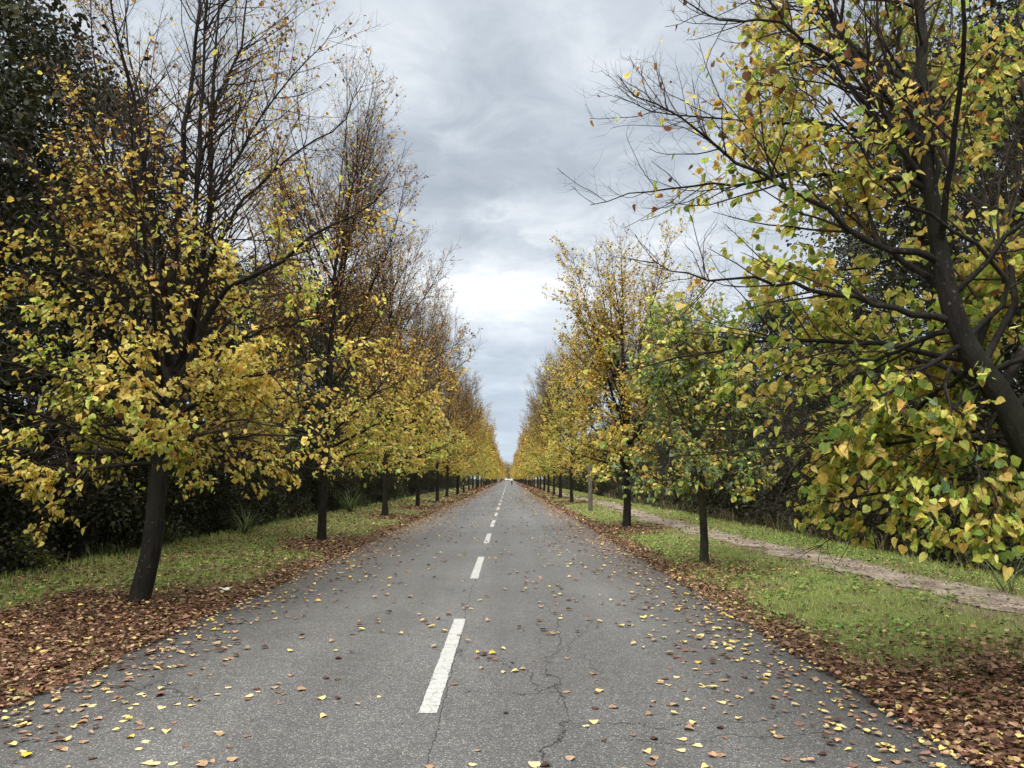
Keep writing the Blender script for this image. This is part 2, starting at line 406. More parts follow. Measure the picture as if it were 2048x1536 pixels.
crack([gp(930, 1295), gp(960, 1315), gp(1010, 1330), gp(1060, 1350)], .014, .005, 8)
crack([gp(1180, 1480), gp(1400, 1490), gp(1640, 1470), gp(1780, 1440)], .012, .004, 9, 120)
crack([gp(1300, 1450), gp(1500, 1440), gp(1600, 1425)], .012, .004, 10)
crack([gp(1100, 1310), gp(1130, 1290), gp(1180, 1262), gp(1190, 1230)], .012, .004, 13)
off = 0; cos = []; fs = []
for co, f in cracks:
    cos.append(co); fs.append(f + off); off += len(co)
link('crack', make_mesh('crack', np.concatenate(cos), [np.concatenate(fs)], M_crack), road)

def path_material():
    m, nt, ns, ls = new_mat('dirt_path')
    geo = N(ns, 'ShaderNodeNewGeometry'); pos = geo.outputs['Position']
    n1 = N(ns, 'ShaderNodeTexNoise', i_Scale=2.2, i_Detail=8.0, i_Roughness=.7); ls.new(pos, n1.inputs['Vector'])
    r1 = ramp(ns, [(.3, (.10, .078, .06)), (.48, (.20, .165, .132)), (.68, (.32, .275, .225))]); ls.new(n1.outputs[0], r1.inputs[0])
    v = N(ns, 'ShaderNodeTexVoronoi', i_Scale=45.0); ls.new(pos, v.inputs['Vector'])
    sc = N(ns, 'ShaderNodeSeparateColor'); ls.new(v.outputs['Color'], sc.inputs[0])
    r2 = ramp(ns, [(0, (.6, .6, .6)), (.8, (1.1, 1.1, 1.1)), (.97, (1.9, 1.85, 1.8))]); ls.new(sc.outputs[0], r2.inputs[0])
    c = mixc(ns, ls, 1.0, r1.outputs[0], r2.outputs[0], 'MULTIPLY')
    bp = N(ns, 'ShaderNodeBump'); bp.inputs['Strength'].default_value = .8; bp.inputs['Distance'].default_value = .03; ls.new(n1.outputs[0], bp.inputs['Height'])
    p = N(ns, 'ShaderNodeBsdfPrincipled'); p.inputs['Roughness'].default_value = .95; p.inputs['Specular IOR Level'].default_value = .1
    ls.new(c, p.inputs['Base Color']); ls.new(bp.outputs[0], p.inputs['Normal'])
    ls.new(p.outputs[0], N(ns, 'ShaderNodeOutputMaterial').inputs[0])
    return m

py = np.concatenate([np.arange(-4, 60, .15), np.arange(60, 300, 2)])
pl = path_mid(py) - .46 + (fbm(py * 1.1, py * 0 + 31.2, 5) - .5) * 1.0
pr = path_mid(py) + .46 + (fbm(py * 1.1, py * 0 + 55.7, 5) - .5) * 1.0
T = np.linspace(0, 1, 9)
P = np.stack([np.stack([pl + (pr - pl) * t, py], -1) for t in T], 1)
z = ground_z(P[..., 0], P[..., 1]) + .012 - .004 * 0
P = np.concatenate([P, z[..., None]], -1)
i = np.arange(P.shape[0] * 9).reshape(-1, 9)
f = np.stack([i[:-1, :-1], i[:-1, 1:], i[1:, 1:], i[1:, :-1]], -1).reshape(-1, 4)
tag(link('path', make_mesh('path', P.reshape(-1, 3), [f], path_material(), smooth=True)), kind='structure')

# ----------------------------------------------------------------- leaf templates (x across, y base->tip, z fold)
def tmpl_heart():
    v = [(0, .06), (-.2, -.04), (-.42, .12), (-.48, .36), (-.34, .68), (0, 1.04), (.34, .68), (.48, .36), (.42, .12), (.2, -.04)]
    co = np.array([(x, y, abs(x) * .22 - .10 * y * y) for x, y in v])
    return co, [np.array([[0, 1, 2, 3, 4, 5]]), np.array([[0, 5, 6, 7, 8, 9]])]
def tmpl_hearts():
    co, f = tmpl_heart(); out = [(co, f)]
    for fold, droop, skew, wide in ((.55, .35, .10, .9), (.08, .05, -.08, 1.08), (.30, -.22, .06, 1.0), (.9, .5, .0, .8)):
        c = co.copy(); c[:, 2] = np.abs(c[:, 0]) * fold - droop * c[:, 1] ** 2 + c[:, 0] * c[:, 1] * skew * 2; c[:, 0] = c[:, 0] * wide + skew * c[:, 1] ** 2 * .6
        out.append((c, f))
    return out
def tmpl_mids():
    co, f = tmpl_mid(); out = [(co, f)]
    for fold, droop, skew, wide in ((.6, .35, .1, .9), (.05, .05, -.1, 1.1), (.9, .45, .05, .75)):
        c = co.copy(); c[:, 2] = np.abs(c[:, 0]) * fold - droop * c[:, 1] ** 2; c[:, 0] = c[:, 0] * wide + skew * c[:, 1] ** 2 * .6
        out.append((c, f))
    return out
def tmpl_mid():
    v = [(0, 0), (-.44, .2), (-.38, .62), (0, 1.0), (.38, .62), (.44, .2)]
    co = np.array([(x, y, abs(x) * .25 - .10 * y * y) for x, y in v])
    return co, [np.array([[0, 1, 2, 3], [0, 3, 4, 5]])]
def tmpl_far():
    co = np.array([(0, 0, 0), (-.46, .42, .1), (0, 1.0, -.05), (.46, .42, .1)])
    return co, [np.array([[0, 1, 2, 3]])]
def tmpl_curl():
    v = [(0, 0), (-.40, .12), (-.42, .55), (0, 1.0), (.42, .55), (.40, .12)]
    co = np.array([(x, y, abs(x) ** 1.5 * .9 + (y - .5) ** 2 * .5) for x, y in v])
    return co, [np.array([[0, 1, 2, 3], [0, 3, 4, 5]])]

def leaves(pos, tip, nrm, size, tmpl, width=1.0):
    """arrays -> verts, faces"""
    co, fs = tmpl
    y = norm(tip); x = norm(np.cross(y, nrm)); z = np.cross(x, y)
    n, v = len(pos), len(co)
    w = np.broadcast_to(np.asarray(width, float), (n,))
    V = pos[:, None, :] + size[:, None, None] * (co[None, :, 0, None] * w[:, None, None] * x[:, None] + co[None, :, 1, None] * y[:, None] + co[None, :, 2, None] * z[:, None])
    out = [(f[None] + (np.arange(n) * v)[:, None, None]).reshape(-1, f.shape[1]) for f in fs]
    return V.reshape(-1, 3), out, v

def pick_cols(rng, n, pal, w, jit=.16):
    w = np.asarray(w, float)
    pal = np.asarray(pal, float)
    if w.ndim == 1:
        i = rng.choice(len(pal), n, p=w / w.sum())
    else:
        c = np.cumsum(w / w.sum(1, keepdims=True), 1); i = (rng.random(n)[:, None] > c).sum(1).clip(0, len(pal) - 1)
    c = pal[i] * (1 + rng.normal(0, jit, (n, 1))) * (1 + rng.normal(0, jit * .35, (n, 3)))
    return np.clip(c, .004, .85)

# ----------------------------------------------------------------- branching
def resample(P, K):
    P = np.asarray(P, float); d = np.r_[0, np.cumsum(np.linalg.norm(np.diff(P, axis=0), axis=1))]
    t = np.linspace(0, d[-1], K)
    m = np.gradient(P, d, axis=0) if len(P) > 2 else np.repeat((P[1:] - P[:-1]) / d[-1], 2, 0)
    i = np.clip(np.searchsorted(d, t, side='right') - 1, 0, len(P) - 2)
    h = (d[i + 1] - d[i])[:, None]; u = ((t - d[i]) / h[:, 0])[:, None]
    return (2 * u**3 - 3 * u**2 + 1) * P[i] + (u**3 - 2 * u**2 + u) * h * m[i] + (-2 * u**3 + 3 * u**2) * P[i + 1] + (u**3 - u**2) * h * m[i + 1]

def grow(rng, start, d, length, K, wob, trop):
    n = len(start); P = np.empty((n, K, 3)); P[:, 0] = start; d = norm(d)
    trop = np.asarray(trop, float)
    for k in range(1, K):
        d = norm(d + rng.normal(0, wob, (n, 3)) + (trop if trop.ndim == 2 else trop[None]))
        P[:, k] = P[:, k - 1] + d * (length / (K - 1))[:, None]
    return P

def tubes(P, R, S):
    n, K, _ = P.shape
    T = norm(np.gradient(P, axis=1))
    m = norm(P[:, -1] - P[:, 0])
    ref = np.where(np.abs(m[:, 2:3]) < .8, np.array([[0, 0, 1.0]]), np.array([[1.0, 0, 0]]))
    a = norm(np.cross(T, ref[:, None, :])); b = np.cross(T, a)
    ang = np.arange(S) * 2 * PI / S
    V = P[:, :, None] + R[:, :, None, None] * (np.cos(ang)[None, None, :, None] * a[:, :, None] + np.sin(ang)[None, None, :, None] * b[:, :, None])
    i = np.arange(n * K * S).reshape(n, K, S); j = np.roll(i, -1, 2)
    f = np.stack([i[:, :-1], j[:, :-1], j[:, 1:], i[:, 1:]], -1).reshape(-1, 4)
    return V.reshape(-1, 3), f

def tube_mesh(name, parts, mat):
    co = []; fs = []; o = 0
    for P, Rr, S in parts:
        v, f = tubes(P, Rr, S); co.append(v); fs.append(f + o); o += len(v)
    return make_mesh(name, np.concatenate(co), [np.concatenate(fs)], mat, smooth=True)

def spawn(rng, P, R, cnt, tmin, tmax, amin, amax, lenf, out_c, up, outw, rfac):
    """children along the parents; out_c: trunk axis xy for the outward push"""
    n, K, _ = P.shape
    idx = np.repeat(np.arange(n), cnt); m = len(idx)
    t = tmin + (tmax - tmin) * rng.random(m); g = t * (K - 1); k = np.minimum(g.astype(int), K - 2); u = (g - k)[:, None]
    pos = P[idx, k] * (1 - u) + P[idx, k + 1] * u
    tan = norm(P[idx, k + 1] - P[idx, k])
    rad = R[idx, k] * (1 - u[:, 0]) + R[idx, k + 1] * u[:, 0]
    o = pos - out_c; o[:, 2] = 0; o = norm(o)
    q = rng.normal(0, 1, (m, 3)) + o * outw + np.array([0, 0, up])
    q = norm(q - (q * tan).sum(1, keepdims=True) * tan)
    a = (amin + (amax - amin) * rng.random(m))[:, None]
    return pos, tan * np.cos(a) + q * np.sin(a), lenf(idx, t, m), np.minimum(rad * rfac, rad * .85), idx, t

class Linden:
    def __init__(s, seed):
        s.rng = np.random.default_rng(seed); s.limbs = []; s.trunk = None; s.axis = np.zeros(3)
    def set_trunk(s, pts, radii, K=28, flare=True):
        P = resample(pts, K); t = np.linspace(0, 1, K); R = np.interp(t, np.linspace(0, 1, len(radii)), radii)
        h = P[:, 2] - P[0, 2]
        if flare: R = R * (1 + .26 * np.exp(-h / .13))
        R = R * (1 + s.rng.normal(0, .02, K))
        s.trunk = (P[None], R[None]); s.axis = np.array([P[:, 0].mean(), P[:, 1].mean(), 0]); s.base = P[0].copy()
    def limb(s, pts, r0, r1=.006, wob=.02, K=16):
        P = resample(pts, K); w = s.rng.normal(0, wob, (K, 3)); w[0] = 0; w[-1] = 0
        s.limbs.append((P + w, r0 + (r1 - r0) * np.linspace(0, 1, K) ** .8))
    def auto_limbs(s, n, z0, z1, H, Rad, r0, e0=18, e1=72):
        """limbs from the trunk, spiralling up: near level at the bottom, steep at the top"""
        P, R = s.trunk[0][0], s.trunk[1][0]; az = s.rng.random() * 6
        for i in range(n):
            q = (i + .4 * s.rng.random()) / n; z = z0 + (z1 - z0) * q ** 1.15
            k = np.argmin(abs(P[:, 2] - z)); az += 2.4 + s.rng.normal(0, .3)
            el = R_(e0 + (e1 - e0) * q ** .8 + s.rng.normal(0, 5))
            env = Rad * (1.0 - .48 * q) * s.rng.uniform(.85, 1.12)
            L = min(env / max(math.cos(el + R_(8)), .3), (H - z) * 1.02)
            d = np.array([math.cos(az) * math.cos(el), math.sin(az) * math.cos(el), math.sin(el)])
            trop = np.array([0, 0, .07 if q > .25 else .02])
            pts = grow(s.rng, P[k][None], d[None], np.array([L]), 12, .055, trop)[0]
            rr = min(r0 * (1.0 - .35 * q), R[k] * .75)
            s.limbs.append((resample(pts, 16), rr + (.005 - rr) * np.linspace(0, 1, 16) ** .75))
    def build(s, prm):
        rng = s.rng; g = prm.get
        LP = np.stack([l[0] for l in s.limbs]); LR = np.stack([l[1] for l in s.limbs])
        TP, TR = s.trunk
        Ln = np.linalg.norm(np.diff(LP, axis=1), axis=2).sum(1)
        hz = prm['H']
        # second order
        cnt = np.maximum(2, (Ln / (prm.get('d2', .2) * .72)).astype(int))
        f2 = lambda idx, t, m: np.clip(Ln[idx] * .36 * (1.15 - .75 * t) * rng.uniform(.55, 1.25, m), .28, g('l2max', 1.7))
        pos, d, ln, rad, _, _ = spawn(rng, LP, LR, cnt, .12, 1.0, R_(28), R_(62), f2, s.axis, g('up2', .35), .5, .55)
        if 'ymin' in prm:
            ok = (pos + d * ln[:, None])[:, 1] > prm['ymin']; pos, d, ln, rad = pos[ok], d[ok], ln[ok], rad[ok]
        zz = sstep(g('zlow', 3.0), g('zhigh', 5.0), pos[:, 2])[:, None]
        trop = np.array([0, 0, 1.0]) * (-.05 + .13 * zz)
        K2 = 8
        B = grow(rng, pos, d, ln, K2, .11, trop); BR = rad.clip(.003, .012)[:, None] + (.0019 - rad.clip(.003, .012)[:, None]) * np.linspace(0, 1, K2)[None]
        # third
        cnt = np.maximum(2, (ln / (g('d3', .125) * .85)).astype(int))
        f3 = lambda idx, t, m: np.clip(ln[idx] * .42 * (1.15 - .6 * t) * rng.uniform(.5, 1.3, m), .12, .65)
        pos3, d3, ln3, rad3, _, _ = spawn(rng, B, BR, cnt, .1, 1.0, R_(25), R_(60), f3, s.axis, g('up3', .25), .25, .6)
        if 'ymin' in prm:
            ok = (pos3 + d3 * ln3[:, None])[:, 1] > prm['ymin']; pos3, d3, ln3, rad3 = pos3[ok], d3[ok], ln3[ok], rad3[ok]
        zz = sstep(g('zlow', 3.0), g('zhigh', 5.0), pos3[:, 2])[:, None]
        K3 = 5
        C3 = grow(rng, pos3, d3, ln3, K3, .11, np.array([0, 0, 1.0]) * (-.07 + .19 * zz)); tw = g('tw', .0021)
        CR = np.full((len(ln3), 1), tw) + (tw * .45 - tw) * np.linspace(0, 1, K3)[None]
        sets = [(B, BR, 5), (C3, CR, 3)]; slots = [(B, ln, .45), (C3, ln3, .1)]
        if g('d4', .11):
            cnt = np.maximum(1, (ln3 / g('d4', .11)).astype(int))
            f4 = lambda idx, t, m: rng.uniform(.05, .2, m)
            pos4, d4, ln4, rad4, _, _ = spawn(rng, C3, CR, cnt, .15, 1.0, R_(30), R_(65), f4, s.axis, .1, .15, .7)
            zz = sstep(g('zlow', 3.0), g('zhigh', 5.0), pos4[:, 2])[:, None]
            D4 = grow(rng, pos4, d4, ln4, 3, .14, np.array([0, 0, 1.0]) * (-.06 + .2 * zz))
            sets.append((D4, np.full((len(ln4), 1), tw * .7) * np.array([[1, .8, .5]]), 3)); slots.append((D4, ln4, .1))
        # leaves on twigs
        Ps = []; Ts = []
        for (Q, l, tmin) in slots:
            c = np.maximum(1, rng.poisson(l / g('slot', .04)))
            idx = np.repeat(np.arange(len(Q)), c); m = len(idx); t = tmin + (1 - tmin) * rng.random(m); K = Q.shape[1]
            gg = t * (K - 1); k = np.minimum(gg.astype(int), K - 2); u = (gg - k)[:, None]
            Ps.append(Q[idx, k] * (1 - u) + Q[idx, k + 1] * u); Ts.append(norm(Q[idx, k + 1] - Q[idx, k]))
        Ps = np.concatenate(Ps); Ts = np.concatenate(Ts)
        r = np.linalg.norm((Ps - s.axis)[:, :2], axis=1)
        # leaves hold on in patches: whole sprays keep theirs, others are bare
        patch = fbm(Ps[:, 0] * 1.5 + 40, Ps[:, 2] * 1.8 + Ps[:, 1] * 1.1 + 40, 3)
        p = prm['dens'](Ps, r) * sstep(.28, .62, patch + g('patchy', 0.0))
        keep = np.nonzero(rng.random(len(Ps)) < p)[0]
        nmax = g('nleaf', 15000)
        if len(keep) > nmax: keep = rng.choice(keep, nmax, replace=False)
        Ps, Ts, r, patch = Ps[keep], Ts[keep], r[keep], patch[keep]; n = len(Ps)
        o = Ps - s.axis; o[:, 2] = 0; o = norm(o)
        tip = norm(Ts * .6 + o * .35 + rng.normal(0, .55, (n, 3)) + np.array([0, 0, g('droop', -.55)]))
        nr = norm(np.array([0, 0, g('flat', .8)]) + o * g('face', .25) + rng.normal(0, .55, (n, 3)))
        size = g('leaf', .09) * np.clip(rng.normal(1, .26, n), .4, 1.6)
        dead = prm['brown'](Ps, r)
        size = size * (1 - .3 * dead)
        ps = Ps + tip * (g('leaf', .09) * .3 * rng.random(n))[:, None]
        wd = np.where(rng.random(n) < dead * .7, rng.uniform(.3, .65, n), rng.uniform(.85, 1.1, n))
        tl = g('tmpl')(); tl = tl if isinstance(tl, list) else [tl]
        pick = rng.integers(0, len(tl), n); Vl = []; fl = {}; ci = []; o_ = 0
        for q, tq in enumerate(tl):
            sel = np.nonzero(pick == q)[0]
            v_, f_, nv = leaves(ps[sel], tip[sel], nr[sel], size[sel], tq, wd[sel]); Vl.append(v_); ci.append(np.repeat(sel, nv))
            for ff in f_: fl.setdefault(ff.shape[1], []).append(ff + o_)
            o_ += len(v_)
        V = np.concatenate(Vl); fs = [np.concatenate(x) for x in fl.values()]; ci = np.concatenate(ci)
        col = prm['cols'](rng, Ps, r, dead)
        sh = .86 + .42 * fbm(Ps[:, 0] * 2.3 + 11, Ps[:, 2] * 2.3 + Ps[:, 1] * 2 + 5, 2)
        col = col * sh[:, None]
        off = s.base
        me = {}
        me['trunk'] = tube_mesh('trunk', [(TP - off, TR, g('sides', 18))], prm['bark'])
        me['limbs'] = [tube_mesh('limb', [(P[None] - off, Rr[None], 9)], prm['bark']) for P, Rr in zip(LP, LR)]
        me['branches'] = tube_mesh('branches', [(P - off, Rr, S) for P, Rr, S in sets], M_twig)
        me['crown'] = make_mesh('crown', V - off, fs, M_leaf, col[ci])
        s.me = me
        return me
    def place(s, label, group=None, limb_parts=True):
        e = link('linden_tree', None, loc=s.base); e.empty_display_size = .3
        tag(e, label, 'tree', group)
        link('trunk', s.me['trunk'], e)
        for m in s.me['limbs']: link('limb', m, e)
        link('branches', s.me['branches'], e); link('crown', s.me['crown'], e)
        return e

# leaf palette, linear base colours
YEL = (.80, .65, .18); GOLD = (.73, .53, .12); YGR = (.52, .58, .115); GRN = (.20, .30, .06); ORA = (.42, .215, .05); BRN = (.17, .082, .042); DKG = (.20, .27, .15); OLI = (.46, .42, .09)
PAL = [YEL, GOLD, YGR, GRN, ORA, BRN, DKG, OLI]

def cols_by(wlow, whigh, wdead, z0, z1, gb=.25):
    wl, wh, wd = (np.asarray(a, float) for a in (wlow, whigh, wdead))
    def f(rng, P, r, dead):
        t = sstep(z0, z1, P[:, 2] + rng.normal(0, .5, len(P)))[:, None]
        green = fbm(P[:, 0] * 1.1 + 71, P[:, 2] * 1.4 + P[:, 1] * .9 + 13, 2)[:, None]
        w = wl * (1 - t) + wh * t
        w = w * (1 - dead[:, None]) + wd * dead[:, None]
        gsel = np.array([0, 0, 1, 1, 0, 0, 1, .5])
        w = w * np.where(gsel > 0, gb + 3.2 * sstep(.42, .75, green) * gsel, 1.0)
        return pick_cols(rng, len(P), PAL, w)
    return f

#                 YEL GOLD YGR GRN ORA BRN DKG OLI
W_YEL = np.array([6, 2.4, 2.8, .7, .25, .12, .0, 1.6])
W_GOLD = np.array([2, 4, .5, .1, 2.2, .9, .0, 1.2])
W_BRN = np.array([.3, 1.1, .0, .0, 2.6, 2.6, .0, .2])
W_R1 = np.array([5.5, .9, 9, 7, .12, .15, .8, 2.4])
W_ORA = np.array([1.2, 3, .2, .1, 3.8, 1.8, 0, .8]); W_YG = np.array([4, 2.5, 3.0, 1.2, .5, .1, .3, 1.6])
W_GRN = np.array([1.5, .3, 1.9, 3.0, .2, .1, 5.4, .7])

# ---- the big tree whose trunk base stands by the thick leaf mat (across from the path)
t = Linden(101)
A = lambda x, y, Y: at(x, y, Y)
gz = float(ground_z(-4.46, 9.3))
b = np.array([-4.46, 9.3, gz - .05])
t.set_trunk([b, A(304, 1090, 9.3), A(314, 980, 9.3), A(322, 880, 9.3), A(330, 800, 9.3), A(340, 720, 9.32), A(343, 640, 9.35)], [.122, .115, .107, .104, .10, .086, .068])
def lift(pts, dy):  # pixel path + change of distance along the limb
    n = len(pts); return [A(x, y, 9.3 + dy * (k / (n - 1)) ** 1.1) for k, (x, y) in enumerate(pts)]
t.limb(lift([(343, 640), (349, 518), (354, 461), (366, 308), (376, 205), (390, 103), (400, 0), (408, -150), (412, -260)], .3), 0.0585, .004, .012)
t.limb(lift([(345, 740), (369, 690), (383, 552), (392, 430), (400, 308), (404, 200), (408, 103), (414, -20), (425, -180)], -.35), 0.0530, .004, .012)
t.limb(lift([(350, 745), (376, 700), (396, 593), (410, 484), (418, 420), (421, 330), (427, 215), (468, 137), (492, 0), (512, -130)], .5), 0.0507, .004, .012)
t.limb(lift([(421, 330), (424, 230), (430, 110), (440, -20), (446, -140)], .3), 0.0312, .004, .01)
t.limb(lift([(340, 800), (400, 757), (427, 690), (440, 600), (472, 520), (513, 549), (560, 525), (598, 491), (666, 450), (720, 420), (775, 372)], -.6)[:1] + lift([(340, 800), (385, 720), (427, 607), (461, 570), (513, 549), (560, 525), (598, 491), (666, 450), (720, 425), (775, 375)], -.8)[1:], .06, .006, .015)
t.limb(lift([(385, 720), (405, 560), (427, 403), (472, 325), (499, 273), (523, 232), (547, 191), (581, 157), (630, 110), (672, 50)], .9), 0.0390, .004, .015)
t.limb(lift([(400, 600), (430, 500), (490, 400), (560, 330), (620, 290), (690, 240), (725, 170)], -.7), 0.0312, .004, .015)
t.limb(lift([(335, 800), (300, 760), (277, 700), (271, 621), (276, 520), (280, 444), (284, 342), (294, 273), (280, 200), (264, 140), (256, 60), (250, -60)], .6), 0.0429, .004, .015)
t.limb(lift([(338, 770), (301, 689), (253, 604), (239, 535), (234, 450), (219, 359), (205, 290), (198, 205), (185, 85), (180, -50)], -.5), 0.0390, .004, .015)
t.limb(lift([(332, 830), (284, 800), (219, 778), (137, 737), (68, 710), (0, 685), (-70, 640)], -.6), 0.0351, .004, .02)
t.limb(lift([(338, 760), (263, 625), (205, 576), (147, 556), (85, 545), (10, 500), (-60, 430)], .3), 0.0351, .004, .02)
t.limb(lift([(260, 600), (190, 490), (120, 400), (60, 330), (-10, 270)], -.4), 0.0273, .004, .02)
t.limb(lift([(333, 850), (400, 800), (470, 760), (560, 740), (640, 725), (720, 700)], -.8), 0.0351, .004, .02)
t.limb(lift([(338, 790), (410, 745), (458, 690), (530, 660), (620, 640), (710, 600)], .8), 0.0351, .004, .02)
t.limb(lift([(325, 870), (380, 850), (450, 840), (540, 850), (620, 865)], -1.0), 0.0250, .004, .02)
t.limb(lift([(325, 870), (250, 850), (160, 850), (80, 870), (0, 890)], -1.0), 0.0250, .004, .02)
t.limb(lift([(320, 900), (380, 890), (460, 905), (560, 945)], .7), 0.0218, .004, .02)
t.limb(lift([(320, 905), (240, 900), (140, 925), (30, 955)], .8), 0.0218, .004, .02)
t.limb(lift([(328, 850), (430, 815), (520, 800), (600, 800), (680, 815)], .2), 0.0265, .004, .02)
t.limb(lift([(328, 850), (230, 820), (120, 800), (0, 800), (-90, 810)], .6), 0.0265, .004, .02)
# limbs towards and away from the road's ends
for (az, el, z, L, r) in [(-60, 35, 2.3, 2.9, .045), (-125, 30, 2.2, 2.8, .04), (-85, 52, 2.9, 3.4, .045), (95, 25, 2.1, 3.0, .04), (70, 45, 2.6, 3.6, .045), (120, 40, 2.5, 3.3, .045), (85, 62, 3.2, 4.6, .045), (-100, 66, 3.4, 4.6, .045), (-50, 10, 1.75, 2.3, .03), (-140, 8, 1.7, 2.2, .03), (-110, 4, 1.9, 2.4, .03), (-70, 14, 2.3, 2.7, .034), (-30, 4, 1.8, 2.4, .03), (-155, 2, 1.8, 2.4, .03), (35, 5, 1.8, 2.4, .03), (150, 5, 1.8, 2.4, .03), (90, 3, 1.75, 2.4, .03)]:
    k = np.argmin(abs(t.trunk[0][0][:, 2] - z)); p0 = t.trunk[0][0][k]
    d = np.array([math.cos(R_(az)) * math.cos(R_(el)), math.sin(R_(az)) * math.cos(R_(el)), math.sin(R_(el))])
    P = grow(t.rng, p0[None], d[None], np.array([L]), 12, .06, np.array([0, 0, .04 if el > 30 else -.01]))[0]
    t.limb(P, r, .005, .01)
def dens_l1(P, r):
    z = P[:, 2] - .55 * np.maximum(-P[:, 0] - 5.0, 0)
    return np.interp(z, [1.0, 1.4, 3.4, 4.3, 5.5, 7, 9, 11], [.9, .95, .8, .42, .28, .2, .12, .06]) * np.interp(r, [0, .5, 1.2, 3.2, 4.2], [.06, .22, 1, 1, .7])
t.build(dict(H=11, dens=dens_l1, brown=lambda P, r: np.clip(sstep(3.9, 6.2, P[:, 2]) * .85 + .03, 0, 1), cols=cols_by(W_YEL, W_GOLD, W_BRN, 3.2, 5.6),
             bark=M_bark, nleaf=46000, ymin=7.3, leaf=.061, tmpl=tmpl_mids, zlow=3.0, zhigh=4.8, d2=.15, l2max=1.5, face=.35, slot=.033, d3=.15, d4=.1, patchy=-.12, tw=.0015, flat=1.3))
t.place('tall half-bare linden with a leaning dark trunk on a thick mat of brown leaves', 'avenue lindens')

# ---- the big tree beside the path whose trunk leans in over the verge
t = Linden(202)
A1 = lambda x, y, dy=0.0: at(x, y, 4.95 + dy)
b = np.array([4.08, 5.0, float(ground_z(4.08, 5.0)) - .05])
t.set_trunk([b, np.array([3.85, 4.98, .85]), A1(2062, 905), A1(1995, 785), A1(1938, 700), A1(1905, 620), A1(1884, 525), A1(1868, 430), A1(1852, 310)], [.14, .132, .122, .108, .09, .075, .064, .052, .044], K=36)
def lp(pts, dy):
    n = len(pts); return [A1(x, y, dy * (k / (n - 1))) for k, (x, y) in enumerate(pts)]
t.limb(lp([(1852, 310), (1840, 171), (1843, 17), (1840, -150), (1836, -400), (1834, -700)], 0.69), 0.0422, .003, .016)
t.limb(lp([(1868, 430), (1830, 300), (1820, 205), (1806, 137), (1789, 0), (1770, -160), (1750, -400)], 1.05), 0.0310, .003, .016)
t.limb(lp([(1875, 480), (1868, 380), (1861, 314), (1837, 212), (1802, 147), (1768, 85), (1755, 34), (1748, -40), (1735, -200)], -0.15), 0.0240, .003, .016)
t.limb(lp([(1884, 525), (1826, 505), (1775, 491), (1690, 445), (1632, 405), (1532, 355), (1461, 318), (1399, 266), (1348, 229), (1290, 195), (1235, 150)], -0.07), 0.0279, .003, .016)
t.limb(lp([(1858, 380), (1792, 359), (1724, 352), (1645, 352), (1553, 362), (1450, 369), (1348, 372), (1250, 392), (1180, 410)], 1.05), 0.0216, .003, .016)
t.limb(lp([(1855, 330), (1789, 284), (1751, 260), (1690, 253), (1587, 244), (1450, 239), (1330, 225), (1230, 190)], 1.53), 0.0216, .003, .016)
t.limb(lp([(1900, 640), (1826, 632), (1768, 617), (1717, 600), (1640, 582), (1580, 570), (1539, 563), (1478, 556), (1399, 554), (1348, 542), (1305, 520)], -0.12), 0.0279, .003, .016)
t.limb(lp([(1845, 290), (1780, 200), (1700, 130), (1620, 90), (1520, 40), (1420, 30), (1330, -20)], -0.10), 0.0240, .003, .016)
t.limb(lp([(1842, 180), (1760, 130), (1660, 40), (1590, -60), (1530, -200)], 1.17), 0.0240, .003, .016)
t.limb(lp([(1915, 660), (1820, 690), (1740, 720), (1660, 730), (1590, 740), (1520, 775)], 0.81), 0.0216, .003, .016)
t.limb(lp([(1925, 690), (1850, 745), (1780, 780), (1700, 830), (1640, 850), (1570, 870)], -0.17), 0.0216, .003, .016)
t.limb(lp([(2040, 860), (2010, 940), (1990, 1010), (1960, 1070)], .3), .016, .003, .010)
t.limb(lp([(2060, 900), (2060, 980), (2050, 1050), (2030, 1090)], .2), .016, .003, .010)
t.limb(lp([(1900, 735), (1891, 785), (1908, 812), (1925, 860), (1950, 905), (1973, 956), (1990, 1010), (1985, 1060)], -0.25), 0.0144, .003, .016)
t.limb(lp([(1950, 730), (1870, 790), (1800, 850), (1740, 900), (1680, 935), (1610, 950)], 1.53), 0.0204, .003, .016)
t.limb(lp([(1960, 750), (1900, 850), (1850, 930), (1810, 980), (1770, 1010)], -0.15), 0.0156, .003, .016)
t.limb(lp([(2000, 800), (1960, 900), (1930, 980), (1900, 1040), (1880, 1070)], -0.07), 0.0144, .003, .016)
t.limb(lp([(1995, 790), (1960, 720), (1998, 600), (2030, 530), (2060, 420), (2080, 250)], 1.41), 0.0310, .003, .016)
t.limb(lp([(1960, 740), (2020, 600), (1997, 461), (1940, 390), (1895, 331), (1880, 200), (1900, 60), (1920, -100)], 1.77), 0.0279, .003, .016)
t.limb(lp([(1930, 690), (2014, 563), (1960, 500), (1898, 450), (1800, 390), (1720, 300), (1640, 200), (1560, 150)], -0.30), 0.0210, .003, .016)
t.limb(lp([(2020, 820), (2100, 760), (2200, 720), (2330, 700)], 0.81), 0.0310, .003, .016)
t.limb(lp([(2000, 800), (2080, 640), (2170, 480), (2260, 300), (2330, 100)], 0.69), 0.0341, .003, .016)
t.limb(lp([(2030, 850), (2100, 850), (2160, 900), (2260, 960)], -0.20), 0.0210, .003, .016)
t.limb(lp([(1990, 780), (2040, 700), (2075, 560), (2065, 380), (2046, 200), (2040, 60), (2036, -120)], 1.53), 0.0310, .003, .016)
t.limb(lp([(1975, 760), (2010, 700), (2060, 655), (2100, 640)], -0.35), 0.0120, .003, .016)
